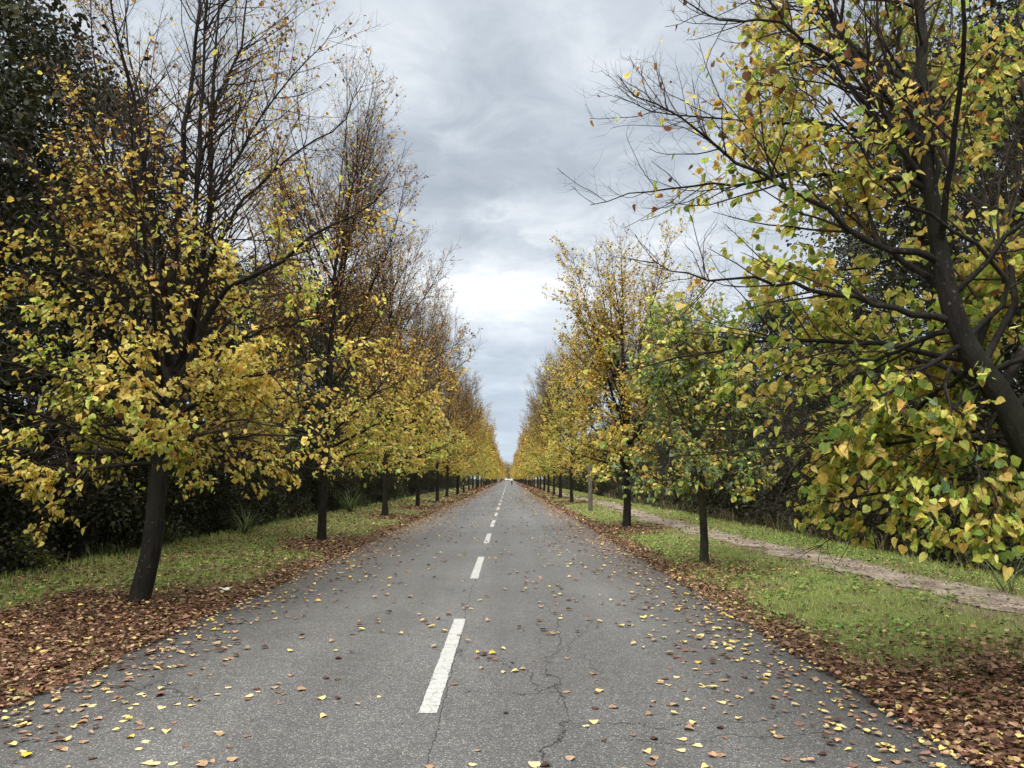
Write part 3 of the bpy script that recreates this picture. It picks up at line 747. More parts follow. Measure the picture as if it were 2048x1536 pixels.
for (az, el, z, L, r) in [(95, 25, 2.1, 3.0, .04), (130, 20, 2.3, 3.2, .04), (110, 45, 2.7, 3.4, .045), (60, 30, 2.3, 3.0, .045), (150, 8, 1.7, 2.4, .03), (-100, 55, 3.0, 3.0, .04), (120, 65, 3.4, 4.4, .04), (165, 60, 3.5, 3.6, .035), (80, 5, 1.6, 2.2, .03), (20, 5, 1.7, 2.2, .03), (-25, 6, 1.8, 2.0, .03), (0, 25, 2.2, 2.5, .035), (-10, 45, 2.7, 2.6, .035), (140, -8, 1.6, 2.0, .025), (160, -6, 1.75, 2.4, .028), (110, -8, 1.6, 2.0, .025)]:
    k = np.argmin(abs(t.trunk[0][0][:, 2] - z)); p0 = t.trunk[0][0][k]
    d = np.array([math.cos(R_(az)) * math.cos(R_(el)), math.sin(R_(az)) * math.cos(R_(el)), math.sin(R_(el))])
    P = grow(t.rng, p0[None], d[None], np.array([L]), 12, .06, np.array([0, 0, .03 if el > 30 else -.02]))[0]
    t.limb(P, r * .62, .003, .012)
t.axis = np.array([3.2, 4.95, 0.])
def dens_r1(P, r):
    z = P[:, 2]
    inner = np.interp(P[:, 0], [.4, .9, 1.4, 2.0, 2.6], [.03, .13, .4, .8, .95])
    hi = np.interp(z, [.9, 1.5, 2.8, 3.4, 4.2, 5.0, 7], [.85, .9, .85, .62, .42, .28, .15])
    lowin = sstep(2.6, 2.0, z)
    tp = t.trunk[0][0]; near = np.full(len(P), 9.0)
    for q in tp: near = np.minimum(near, np.linalg.norm(P - q, axis=1))
    hi = hi * np.interp(near, [0, .1, .25], [.0, .3, 1])
    zm = np.interp(P[:, 0], [1.3, 1.9, 2.6, 3.1], [1.8, 1.5, 1.15, .9]); hi = hi * sstep(zm - .12, zm + .1, z)
    return np.maximum(inner, .75 * lowin * sstep(1.0, 1.6, P[:, 0])) * hi * sstep(.8, 1.0, z)
t.build(dict(H=9, dens=dens_r1, brown=lambda P, r: np.clip(sstep(3.0, 4.6, P[:, 2]) * .4 + .5 * sstep(1.9, .7, P[:, 0]) + .03, 0, 1), cols=cols_by(W_R1, np.array([6, 1.6, 5, 2.5, .3, .2, .3, 2.0]), W_BRN + np.array([.5, 1.5, 0, 0, 1, 0, 0, 0]), 2.6, 3.6, .6),
             bark=M_bark, nleaf=36000, ymin=4.5, leaf=.057, tmpl=tmpl_hearts, zlow=2.2, zhigh=3.4, d2=.13, d3=.105, d4=.095, slot=.036, l2max=1.0, tw=.0014, droop=-.75, flat=.5, face=.5, patchy=-.09))
t.place('broad yellow-green linden leaning over the verge, heart-shaped leaves hanging low by the path', 'avenue lindens')

# ---- second tree of the row across from the path
def straight(seed, x, y, r0, H, lean=(0, 0), topr=.02, frac=.92):
    t = Linden(seed); z = float(ground_z(x, y)) - .05; rg = t.rng
    pts = [np.array([x, y, z])]
    for k in range(1, 9):
        q = k / 8; pts.append(np.array([x + lean[0] * q + rg.normal(0, .03), y + lean[1] * q + rg.normal(0, .03), z + H * frac * q]))
    rad = [r0, r0 * .86, r0 * .78, r0 * .62, r0 * .5, r0 * .38, r0 * .27, r0 * .17, topr * .4]
    t.set_trunk(pts, rad, K=34); return t

t = straight(303, -4.4, 18.0, .105, 11.2, (.25, 0))
t.auto_limbs(34, 1.8, 7.6, 11.2, 3.5, .04, 12)
def dens_mid(z0, z1, lo=.9, hi=.12):
    return lambda P, r: np.interp(P[:, 2], [1.25, 1.75, z0, z1, z1 + 3], [.1, lo, lo * .85, (lo + hi) * .35, hi]) * np.interp(r, [0, .4, .9, 3.5], [.08, .3, .95, 1])
t.build(dict(H=11, dens=dens_mid(3.8, 6.6, 1.0, .26), brown=lambda P, r: np.clip(sstep(3.0, 6.0, P[:, 2]) * .9 + .04, 0, 1), cols=cols_by(W_YEL, W_ORA, W_BRN, 2.4, 4.8),
             bark=M_bark, nleaf=30000, leaf=.07, slot=.034, tmpl=tmpl_mids, zlow=2.8, zhigh=4.8, d2=.2, d4=.14, patchy=.06))
t.place('slender linden with a pale-spotted trunk forking low, next beyond the big half-bare linden', 'avenue lindens')

# ---- young green tree by the path
t = straight(404, 3.4, 13.3, .078, 4.6, (-.03, 0), .012, .95)
t.auto_limbs(32, 1.3, 3.6, 4.7, 1.7, .02, 2, 66)
t.build(dict(H=4.9, dens=lambda P, r: np.interp(P[:, 2], [1.0, 1.4, 4.2, 5], [.6, 1, .9, .5]), brown=lambda P, r: np.full(len(P), .03), cols=cols_by(W_GRN, W_GRN + np.array([2, .5, 1, 0, .2, 0, 0, 0]), W_BRN, 2.5, 4.5),
             bark=M_barkg, nleaf=9500, leaf=.07, tmpl=tmpl_mids, zlow=2.0, zhigh=3.5, d2=.13, d3=.11, d4=.11, l2max=.8, slot=.038, patchy=-.01, sides=14, flat=1.1))
t.place('small young linden still mostly green with a mossy thin trunk beside the dirt path', 'avenue lindens')

# ---- third right: candelabra of upright stems
t = straight(505, 3.6, 23.2, .125, 9.2, (-.05, 0))
t.auto_limbs(26, 1.65, 5.0, 9, 2.8, .04, 6, 55)
rg = t.rng
for i in range(8):
    az = i * 2.4; k = np.argmin(abs(t.trunk[0][0][:, 2] - (2.2 + .22 * i))); p0 = t.trunk[0][0][k]; el = R_(58 + 3 * i)
    d = np.array([math.cos(az) * math.cos(el), math.sin(az) * math.cos(el), math.sin(el)])
    t.limb(grow(rg, p0[None], d[None], np.array([6.3 - .15 * i]), 12, .03, np.array([0, 0, .06]))[0], .05, .005, .008)
t.build(dict(H=9, dens=dens_mid(4.4, 7.4, 1.0, .28), brown=lambda P, r: np.clip(sstep(3.8, 8.5, P[:, 2]) * .5 + .04, 0, 1), cols=cols_by(W_YEL, W_GOLD + np.array([2, 1, 0, 0, 0, 0, 0, 0]), W_BRN, 2.6, 5.5),
             bark=M_bark, nleaf=30000, leaf=.07, slot=.034, tmpl=tmpl_mids, zlow=2.6, zhigh=4.4, d2=.2, d4=.15))
t.place('golden linden with several upright bare-topped stems, behind the small green linden', 'avenue lindens')

# ---- variants for the further trees
def variant(seed, H, r0, n, nleaf, leaf, tmpl, wl, wh, z0, z1, brown, d4, hi, tw=.003, d2=.2, d3=.14, rad=2.8):
    t = straight(seed, 0, 0, r0, H); t.base = t.trunk[0][0][0].copy()
    t.auto_limbs(n, 1.75, H * .72, H, rad, .045, 8)
    t.build(dict(H=H, dens=dens_mid(z0, z1, 1.0, hi), brown=lambda P, r: np.clip(sstep(z0, z1 + 2, P[:, 2]) * brown + .04, 0, 1), cols=cols_by(wl, wh, W_BRN, 2.4, 5.2),
                 bark=M_bark, nleaf=nleaf, leaf=leaf, tmpl=tmpl, zlow=2.6, zhigh=4.6, d2=d2, d3=d3, d4=d4, tw=tw, sides=12, patchy=.08, slot=.034))
    me = t.me
    # further off the limbs read as one with the branch work
    bm = bmesh.new()
    for m in me['limbs']: bm.from_mesh(m)
    lm = bpy.data.meshes.new('limbs'); bm.to_mesh(lm); bm.free(); lm.materials.append(M_bark)
    for p in lm.polygons: p.use_smooth = True
    me['one'] = lm
    return me
MID = [variant(611, 11.4, .12, 34, 18000, .075, tmpl_mid, W_YEL, W_ORA, 2.9, 5.6, .95, .2, .16, d3=.16),
       variant(612, 11.0, .125, 34, 18000, .075, tmpl_mid, W_YG, W_ORA, 3.2, 6.0, .85, .2, .18, d3=.16),
       variant(613, 11.7, .115, 34, 18000, .075, tmpl_mid, W_GOLD, W_ORA, 3.2, 6.2, .9, .2, .2, d3=.16),
       variant(614, 10.4, .12, 34, 18000, .08, tmpl_mid, W_YG, W_YEL, 4.2, 7.0, .55, .2, .22, d3=.16)]
FARV = [variant(621, 11.2, .15, 26, 8000, .15, tmpl_far, W_GOLD, W_ORA, 4.2, 7.2, .7, None, .3, .006, .3, .24),
        variant(622, 10.8, .15, 26, 8000, .15, tmpl_far, W_YEL, W_GOLD, 4.4, 7.2, .6, None, .3, .006, .3, .24),
        variant(623, 11.5, .15, 26, 8000, .15, tmpl_far, W_YG, W_GOLD, 4.4, 7.2, .6, None, .3, .006, .3, .24),
        variant(624, 10.6, .15, 26, 8000, .15, tmpl_far, W_ORA, W_ORA, 4.2, 7.2, .7, None, .3, .006, .3, .24)]
rr = random.Random(3)
def place_variant(me, x, y, s, label, lean=0.0):
    e = link('linden_tree', None, loc=(x, y, float(ground_z(x, y)) - .03)); e.rotation_euler = (0, lean, rr.uniform(0, 6.28)); q = rr.uniform(.9, 1.12); e.scale = (s * q, s * q, s * rr.uniform(.93, 1.07))
    tag(e, label, 'tree', 'avenue lindens')
    link('trunk', me['trunk'], e); link('limbs', me['one'], e); link('branches', me['branches'], e); link('crown', me['crown'], e)
    return e
ORD = {4: 'fourth', 5: 'fifth', 6: 'sixth', 7: 'seventh', 8: 'eighth', 9: 'ninth', 10: 'tenth', 3: 'third'}
LOOK_L = ['brown-topped linden with a stout black trunk, just beyond the slender pale-spotted linden', 'greenish yellow linden, fourth trunk along the row across from the path',
          'golden linden with a trunk tilting towards the road, fifth in the row opposite the path', 'golden brown linden, sixth trunk along the row across from the path']
for i, (x, y) in enumerate(LEFT_T[2:]):
    lab = LOOK_L[i] if i < 4 else 'autumn linden, %s trunk along the row across from the path' % ORD[i + 3]
    place_variant(MID[[0, 1, 2, 0, 1, 2, 0, 3][i]], x, y, [1.0, .98, 1.0, .97, 1, 1, .98, 1][i], lab, lean=R_(4) if i == 2 else R_(rr.uniform(-1, 1.5)))
LOOK_R = ['yellow linden with a knotted dark trunk, just beyond the wooden post by the path', 'green-tinged linden, second trunk beyond the wooden post by the path', 'golden linden, third trunk beyond the wooden post by the path']
for i, (x, y) in enumerate(RIGHT_T[3:]):
    lab = LOOK_R[i] if i < 3 else 'autumn linden, %s trunk beyond the wooden post by the path' % ORD[i + 1]
    place_variant(MID[[3, 1, 2, 0, 3, 1][i]], x, y, [.93, .95, 1, .97, 1, 1][i], lab)
for k, y in enumerate(FAR_Y):
    if y > 545: continue
    V = FARV
    a = rr.choice(V); b2 = rr.choice(V)
    place_variant(a, -4.6 + rr.uniform(-.12, .12), y + rr.uniform(-.4, .4), rr.uniform(.82, 1.08), 'distant autumn linden in the merging line of trunks across from the path')
    place_variant(b2, 3.95 + rr.uniform(-.12, .12), y - 3 + rr.uniform(-.4, .4), rr.uniform(.78, 1.06), 'distant autumn linden in the merging line of trunks on the path side')

for k, (x, y) in enumerate([(-2.6, 554), (.6, 558), (3.4, 552), (-6.0, 561), (6.8, 563), (-.8, 566)]):
    place_variant(FARV[k % 4], x, y, 1.25, 'distant autumn linden closing the far end of the avenue')

# ----------------------------------------------------------------- evergreen wood
EV = [(.030, .035, .014), (.046, .052, .020), (.022, .026, .012), (.074, .078, .034), (.064, .052, .028)]
def foliage_blobs(rng, centres, radii, per, leaf, tmpl, pal=EV, w=(3, 3, 2, 1, .6), shell=.6, flat=.5, squash=(1, 1, .75)):
    c = np.repeat(np.asarray(centres), per, 0); r = np.repeat(np.asarray(radii), per)
    n = len(c); d = norm(rng.normal(0, 1, (n, 3))); q = (shell + (1 - shell) * rng.random(n) ** .5) * rng.uniform(.75, 1.1, n)
    p = c + d * (q * r)[:, None] * np.asarray(squash)
    tip = norm(d * .6 + rng.normal(0, .6, (n, 3)) + np.array([0, 0, -.25])); nr = norm(d * .4 + np.array([0, 0, flat]) + rng.normal(0, .5, (n, 3)))
    V, fs, nv = leaves(p, tip, nr, leaf * rng.uniform(.7, 1.35, n), tmpl, rng.uniform(.55, .9, n))
    cl = np.repeat(np.clip(1 + rng.normal(0, .3, len(centres)), .45, 2), per)[:, None]
    col = pick_cols(rng, n, pal, w, .2) * cl
    return V, fs, np.repeat(col, nv, 0)

def evergreen(seed, H, r0, rx, zc0, nblob, per, leaf, shape='oak'):
    rng = np.random.default_rng(seed)
    K = 20; P = grow(rng, np.zeros((1, 3)), np.array([[.05, 0, 1.]]), np.array([H * .85]), K, .03, np.array([0, 0, .03]))
    R = (r0 * (1 - .8 * np.linspace(0, 1, K)) * (1 + .5 * np.exp(-np.linspace(0, H, K) / .35)))[None]
    q = rng.random(nblob); az = rng.random(nblob) * 6.283
    if shape == 'oak':
        z = zc0 + (H - zc0) * q; env = rx * np.sin(np.clip((q * .86 + .14), 0, 1) * PI) ** .6
    else:
        z = H * (.62 + .34 * q); env = rx * np.sqrt(np.clip(1.02 - q ** 2, 0, 1))
    rad = env * np.sqrt(rng.uniform(.1, 1, nblob))
    cen = np.stack([np.cos(az) * rad, np.sin(az) * rad, z], -1); br = rng.uniform(.45, .95, nblob) * rx / 3.0
    V, fs, col = foliage_blobs(rng, cen, br, per, leaf, tmpl_mid(), shell=.35)
    sel = rng.choice(nblob, min(26, nblob), replace=False)
    k = np.clip((cen[sel, 2] / (H * .85) * (K - 1) * .72).astype(int), 2, K - 2); s = P[0, k]
    tt = np.linspace(0, 1, 7)[None, :, None]; LP = s[:, None] * (1 - tt) + cen[sel][:, None] * tt + np.sin(tt * PI) * rng.normal(0, .18, (len(sel), 1, 3))
    LR = r0 * .3 * (1 - .85 * np.linspace(0, 1, 7))[None].repeat(len(sel), 0)
    return dict(trunk=tube_mesh('trunk', [(P, R, 14)], M_ebark), branches=tube_mesh('branches', [(LP, LR, 6)], M_ebark), crown=make_mesh('crown', V, fs, M_ever, col))
EVG = [evergreen(31, 12.5, .26, 3.4, 1.6, 230, 190, .085), evergreen(32, 10.5, .2, 3.0, 1.0, 210, 180, .08), evergreen(33, 10.2, .2, 3.6, 4, 150, 230, .075, 'pine'), evergreen(34, 8.2, .17, 2.7, .7, 180, 180, .075)]
def put_ever(i, x, y, s, label, rz=None, lean=0):
    e = link('evergreen_tree', None, loc=(x, y, float(ground_z(x, y)) - .05)); e.rotation_euler = (0, lean, rr.uniform(0, 6.28) if rz is None else rz); e.scale = (s, s, s)
    tag(e, label, 'tree', 'evergreen trees of the wood')
    for k in ('trunk', 'branches', 'crown'): link(k, EVG[i][k], e)
L_E = [(0, -9.6, 9.6, 1.06, 'tall dark evergreen towering at the wood edge behind the big half-bare linden'),
       (1, -8.7, 15.4, .95, 'dark evergreen with a grey flaring trunk standing at the wood edge'),
       (0, -10.6, 14.2, .95, 'dense dark evergreen rising deeper in the wood behind the half-bare linden'),
       (2, -11.5, 20, 1.0, 'dark round-headed pine behind the second linden across from the path'),
       (3, -9.0, 21.5, 1.0, 'low dark evergreen in the wood behind the second linden trunk'),
       (2, -10.2, 27.5, .98, 'domed dark pine showing between the second and third lindens'),
       (1, -9.4, 33, .95, 'bushy dark evergreen behind the third linden across from the path')]
R_E = [(2, 9.6, 12.0, 1.05, 'dark pine rising behind the broad leaning linden'), (0, 10.4, 8.2, .95, 'tall dark evergreen deep behind the broad leaning linden'),
       (0, 9.7, 15.8, .9, 'dense dark evergreen at the ditch behind the young linden'), (1, 10.0, 20.5, .85, 'dark evergreen behind the young green linden'),
       (3, 9.4, 25.5, 1.0, 'low dark evergreen behind the upright-stemmed golden linden'), (3, 9.6, 31, 1.0, 'dark evergreen at the path side, level with the wooden post'),
       (2, 9.9, 39, 1.0, 'domed dark pine standing over the wood beyond the wooden post')]
L_E.append((2, -9.6, 42, 1.3, 'great domed dark pine standing over the row across from the path'))
L_E.append((2, -10.2, 60, 1.25, 'broad domed pine further along the wood across from the path'))
for a in L_E: put_ever(*a)
for a in R_E: put_ever(*a)
for k in range(11):
    put_ever([0, 1, 3, 2][k % 4], -10 + rr.uniform(-1.2, .8), 40 + 7.5 * k, rr.uniform(.8, .92), 'dark evergreen deep in the wood beyond the far lindens, across from the path')
    put_ever([3, 1, 3, 2][k % 4], 10.4 + rr.uniform(-.8, 1.2), 38 + 7.5 * k, rr.uniform(.68, .85), 'dark evergreen deep in the wood beyond the far lindens, on the path side')

for k, x in enumerate((-4.5, -.6, 3.2)):
    put_ever([3, 1, 3][k], x, 572 + k, .8, 'far dark evergreen closing the end of the road beneath the last lindens')

# the far-off wood that closes both sides: one mass each
def wood_mass(seed, x0, x1, y0, y1, H, n):
    rng = np.random.default_rng(seed)
    c = np.stack([rng.uniform(x0, x1, n), y0 + (y1 - y0) * rng.random(n) ** 1.3, 0 * rng.random(n)], -1)
    hh = H * (.7 + .5 * fbm(c[:, 1] * .25 + seed, c[:, 0] * .3, 2)); c[:, 2] = -.3 + hh * rng.random(n)
    return foliage_blobs(rng, c, rng.uniform(.7, 1.3, n), 50, .2, tmpl_far(), shell=.3)
for sd, x0, x1, h in ((1, -18, -11.2, 8.5), (2, 10.6, 17.5, 7.0)):
    V, fs, col = wood_mass(sd, x0, x1, -4, 240, h, 4600)
    tag(link('wood', make_mesh('wood', V, fs, M_ever, col)), 'dark evergreen wood behind the linden row ' + ('across from the path' if x0 < 0 else 'on the path side'), 'wood', kind='stuff')

# bushes at the wood edges
def bush(seed, rx, H, nb, per, leaf, pal=EV, w=(3, 3, 2, 1, .6), stems=14):
    rng = np.random.default_rng(seed)
    az = rng.random(nb) * 6.283; q = rng.random(nb); rad = rx * np.sqrt(rng.random(nb)) * (1 - .45 * q)
    cen = np.stack([np.cos(az) * rad, np.sin(az) * rad, .12 + (H - .3) * q], -1)
    V, fs, col = foliage_blobs(rng, cen, rng.uniform(.18, .42, nb) * H / 2, per, leaf, tmpl_mid(), pal, w, shell=.3)
    sel = rng.choice(nb, stems, replace=False); s = cen[sel] * np.array([.15, .15, 0])
    tt = np.linspace(0, 1, 6)[None, :, None]; LP = s[:, None] * (1 - tt) + cen[sel][:, None] * 1.08 * tt + np.sin(tt * PI) * rng.normal(0, .1, (stems, 1, 3))
    LR = .014 * (1 - .8 * np.linspace(0, 1, 6))[None].repeat(stems, 0)
    return dict(stems=tube_mesh('stems', [(LP, LR, 5)], M_ebark), foliage=make_mesh('foliage', V, fs, M_ever, col))
BRAM = [(.05, .045, .025), (.075, .06, .035), (.035, .04, .02), (.10, .075, .045), (.06, .075, .025)]
BU = [bush(41, 1.3, 2.6, 90, 120, .06), bush(42, 1.5, 1.9, 90, 110, .055), bush(43, 1.2, 1.6, 80, 110, .05, BRAM), bush(44, 1.1, 3.3, 100, 120, .06, EV, (2, 3, 1, 2, 1))]
BUY = bush(45, .5, .8, 34, 60, .045, [(.22, .20, .05), (.12, .14, .035), (.06, .08, .025)], (1, 2, 1.4), 10)
def put_bush(me, x, y, s, label, group='bushes along the wood edge'):
    e = link('bush', None, loc=(x, y, float(ground_z(x, y)) - .04)); e.rotation_euler = (0, 0, rr.uniform(0, 6.28)); e.scale = (s, s, s * rr.uniform(.9, 1.12))
    tag(e, label, 'bush', group); link('stem', me['stems'], e); link('foliage', me['foliage'], e)
put_bush(BUY, *gp(55, 1150), 1.0, 'small yellowish bush at the grass edge in front of the dark wood', None)
yy = 6.0; k = 0
while yy < 62:
    put_bush(BU[[3, 0, 1, 0, 3, 1][k % 6]], -8.6 + rr.uniform(-.35, .3) - (.4 if 13.4 < yy < 16.5 else 0), yy, rr.uniform(.85, 1.1), 'dark green bush in the dense edge of the wood across from the path'); yy += rr.uniform(1.5, 2.1) * (1 + yy / 60); k += 1
yy = 5.2; k = 0
while yy < 62:
    put_bush(BU[[2, 0, 2, 1, 3, 2, 1][k % 7]], 8.85 + rr.uniform(-.35, .35), yy, rr.uniform(.95, 1.3), 'dark tangled bush in the ditch-side thicket beyond the dirt path'); yy += rr.uniform(1.5, 2.1) * (1 + yy / 60); k += 1

# ----------------------------------------------------------------- grass
rng = np.random.default_rng(77)
def blades(pos, length, width, col, lean, droop=.3):
    n = len(pos); az = rng.random(n) * 6.283
    side = np.stack([np.cos(az), np.sin(az), 0 * az], -1); out = np.stack([-np.sin(az), np.cos(az), 0 * az], -1)
    l = length[:, None]; ln = lean[:, None]
    m = pos + np.array([0, 0, 1.0]) * l * .6 + out * l * ln * .35
    tp = pos + np.array([0, 0, 1.0]) * l * (1 - droop * ln) + out * l * ln
    w = width[:, None]
    V = np.stack([pos - side * w, pos + side * w, m + side * w * .75, m - side * w * .75, tp], 1).reshape(-1, 3)
    b = np.arange(n) * 5
    return V, [np.stack([b, b + 1, b + 2, b + 3], -1), np.stack([b + 3, b + 2, b + 4], -1)], np.repeat(col, 5, 0)
def on_path(x, y):
    return sstep(.62, .22, np.abs(x - path_mid(y)) + (fbm(x * 2.2, y * 2.2, 3) - .5) * .75)
def verge_pts(n_per, y0, y1, right_x=7.6, left_x=-7.6):
    out = []
    for (a, b) in ((left_x, ROAD_L - .02), (ROAD_R + .02, right_x)):
        n = int(n_per * (b - a) * (y1 - y0)); out.append(np.stack([rng.uniform(a, b, n), rng.uniform(y0, y1, n)], -1))
    return np.concatenate(out)
GP = [(.29, .38, .085), (.37, .44, .105), (.23, .30, .07), (.46, .44, .16), (.48, .40, .21)]
Vs = []; Fs4 = []; Fs3 = []; Cs = []; off = 0
for (npm, a, b, L, W) in ((1500, 3, 10, .05, .0021), (760, 10, 18, .052, .003), (300, 18, 34, .058, .005), (70, 34, 80, .07, .010), (14, 80, 170, .09, .02)):
    p = verge_pts(npm, a, b); x, y = p[:, 0], p[:, 1]
    d = litter_density(x, y)
    keep = rng.random(len(p)) > np.clip(d * 1.05, 0, .97); keep &= rng.random(len(p)) > on_path(x, y) * .97
    keep &= rng.random(len(p)) < (.35 + .9 * fbm(x * 1.3 + 20, y * 1.3, 3))
    p = p[keep]; x, y = p[:, 0], p[:, 1]; n = len(p)
    tuft = fbm(x * 2.2 + 5, y * 2.2 + 3, 3)
    edge = np.maximum(sstep(-6.2, -7.2, x), sstep(6.6, 7.4, x))
    ln = L * rng.uniform(.5, 1.35, n) * (.55 + .9 * tuft) * (1 + .9 * edge)
    dry = np.clip(.25 + 1.2 * (fbm(x * .6 + 9, y * .6 + 2, 3) - .45) + np.where(x < 0, .10, 0), 0, 1)[:, None]
    w = np.array([2.4, 2.2, 1.6, .8, .3]) * (1 - dry) + np.array([.8, .6, 1.2, 1.8, 1.3]) * dry
    col = pick_cols(rng, n, GP, w, .15)
    V, f, c = blades(np.c_[x, y, ground_z(x, y) - .004], ln, W * rng.uniform(.7, 1.3, n), col, rng.uniform(.15, .95, n))
    Vs.append(V); Fs4.append(f[0] + off); Fs3.append(f[1] + off); Cs.append(c); off += len(V)
tag(link('grass', make_mesh('grass', np.concatenate(Vs), [np.concatenate(Fs4), np.concatenate(Fs3)], M_grass, np.concatenate(Cs))), 'short green verge grass strewn with leaves', 'grass', kind='stuff')

# low broad-leaved weeds among the verge grass
p = verge_pts(34, 3, 22, 7.3, -6.8); x, y = p[:, 0], p[:, 1]
keep = (rng.random(len(p)) > litter_density(x, y) * .85) & (rng.random(len(p)) > on_path(x, y) * .95) & (fbm(x * 1.1 + 60, y * 1.1, 2) > .47); p = p[keep]
p = np.repeat(p, 5, 0) + rng.normal(0, .035, (len(p) * 5, 2)); n = len(p)
az = rng.random(n) * 6.283; d = np.stack([np.cos(az), np.sin(az), rng.uniform(.15, .7, n)], -1)
V, fs, nv = leaves(np.c_[p, ground_z(p[:, 0], p[:, 1]) + .012], d, norm(np.array([0, 0, 1.0]) + rng.normal(0, .3, (n, 3))), rng.uniform(.025, .07, n), tmpl_mid(), rng.uniform(.5, .95, n))
tag(link('weeds', make_mesh('weeds', V, fs, M_grass, np.repeat(pick_cols(rng, n, [(.17, .27, .055), (.23, .33, .075), (.13, .20, .05)], [1, 1, 1]), nv, 0))), 'low broad-leaved weeds in the verge grass', 'weeds', kind='stuff')

# rank grass along the wood edges
def rank(name, label, xa, xb, ya, yb, n, L, pal, w):
    x = rng.uniform(xa, xb, n); y = ya + (yb - ya) * rng.random(n) ** 1.5
    k = rng.random(n) < sstep(.42, .66, fbm(x * 1.4 + 3, y * .9 + 1, 3)); x, y = x[k], y[k]; n = len(x)
    V, f, c = blades(np.c_[x, y, ground_z(x, y) - .01], L * rng.uniform(.4, 1.3, n), rng.uniform(.003, .006, n) * (1 + y / 25), pick_cols(rng, n, pal, w, .2), rng.uniform(.3, 1.5, n), .45)
    tag(link(name, make_mesh(name, V, f, M_grass, c)), label, 'tall grass', kind='stuff')
DRYP = [(.13, .10, .05), (.19, .14, .075), (.08, .075, .035), (.07, .09, .03), (.12, .075, .04)]
rank('tall_grass', 'rank green grass along the foot of the wood across from the path', -8.2, -7.2, 5, 60, 3000, .38, [(.08, .11, .03), (.11, .14, .04), (.14, .13, .055), (.06, .08, .025)], [2, 2, 1, 2])
rank('tall_grass', 'dry brownish tall grass in the ditch beyond the dirt path', 7.3, 8.7, 4, 60, 14000, .62, DRYP, [2, 1.6, 2, 2, 1])

def tussock(x, y, n, L, w, label):
    p0 = np.array([x, y, float(ground_z(x, y)) - .01]); az = rng.random(n) * 6.283
    d = norm(np.stack([np.cos(az) * .45, np.sin(az) * .45, np.full(n, 1.0)], -1) + rng.normal(0, .14, (n, 3)))
    P = grow(rng, rng.normal(0, .05, (n, 3)) * np.array([1, 1, 0]), d, L * rng.uniform(.5, 1.15, n), 8, .03, np.array([0, 0, -.16]))
    s = norm(np.cross(d, np.array([0, 0, 1.0])))[:, None]; ww = (w * np.sin(np.linspace(.35, PI, 8)) ** .6)[None, :, None]
    V = np.stack([P - s * ww, P + s * ww], 2).reshape(-1, 3); i = np.arange(n * 16).reshape(n, 8, 2)
    f = np.stack([i[:, :-1, 0], i[:, :-1, 1], i[:, 1:, 1], i[:, 1:, 0]], -1).reshape(-1, 4)
    o = link('grass_tussock', make_mesh('grass_tussock', V, [f], M_grass, np.repeat(pick_cols(rng, n, [(.10, .14, .045), (.14, .18, .07), (.09, .11, .04)], [2, 1, 1]), 16, 0)), loc=p0)
    tag(o, label, 'tussock', 'arching grass tussocks')
tussock(*gp(490, 1072), 60, 1.0, .010, 'arching green tussock at the wood edge midway between the big and the slender linden')
tussock(*gp(325, 1095), 70, .8, .008, 'green tussock in the shade just behind the big half-bare linden trunk')
tussock(*gp(215, 1108), 60, .5, .005, 'thin grass tuft at the foot of the grey trunk in the wood')
tussock(*gp(700, 1028), 80, 1.3, .012, 'tall green tussock in front of the wood beyond the second linden trunk')
tussock(*gp(2015, 1195), 24, .9, .006, 'arching pale green tussock at the ditch where the dirt path comes closest')
tussock(*gp(1400, 1030), 60, .9, .010, 'brownish tussock beyond the dirt path behind the young linden trunk')

# ----------------------------------------------------------------- fallen leaves
LP_ = [(.105, .050, .031), (.165, .087, .053), (.27, .165, .10), (.06, .028, .019), (.38, .26, .15), (.52, .40, .14)]
Vs = []; Fs = []; Cs = []; off = 0
for (npm, a, b, L) in ((900, 2.6, 8, .050), (640, 8, 14, .053), (330, 14, 24, .064), (130, 24, 42, .09), (36, 42, 90, .15), (7, 90, 220, .3)):
    p = verge_pts(npm, a, b, 7.0, -7.2); p[:, 0] += np.where(p[:, 0] < 0, .12, -.12)
    x, y = p[:, 0], p[:, 1]; d = litter_density(x, y)
    keep = rng.random(len(p)) < np.clip(d * 1.15, .02, 1) ** 1.4 * (1 - .35 * on_path(x, y)); p = p[keep]; x, y = p[:, 0], p[:, 1]; n = len(p); d = d[keep]
    az = rng.random(n) * 6.283
    onr = (x > ROAD_L) & (x < ROAD_R)
    z = np.where(onr, .006, ground_z(x, y) + .006) + rng.random(n) * .045 * d * np.where(onr, .4, 1)
    tip = np.stack([np.cos(az), np.sin(az), rng.normal(0, .22, n)], -1); nr = norm(np.array([0, 0, 1.0]) + rng.normal(0, .26, (n, 3)))
    V, fs, nv = leaves(np.c_[x, y, z], tip, nr, L * rng.uniform(.6, 1.25, n), tmpl_curl(), rng.uniform(.6, 1.05, n))
    wear = fbm(x * .8, y * .8 + 50, 3)[:, None]
    col = pick_cols(rng, n, LP_, np.array([3, 3, 1.4, 2, .5, .32]) * (1 - wear) + np.array([2, 3.2, 2.6, 1, 1.2, .7]) * wear, .2)
    Vs.append(V); Fs.append(fs[0] + off); Cs.append(np.repeat(col, nv, 0)); off += len(V)
tag(link('leaf_litter', make_mesh('leaf_litter', np.concatenate(Vs), [np.concatenate(Fs)], M_litter, np.concatenate(Cs))), 'mat of brown fallen leaves on both verges', 'leaf litter', kind='stuff')

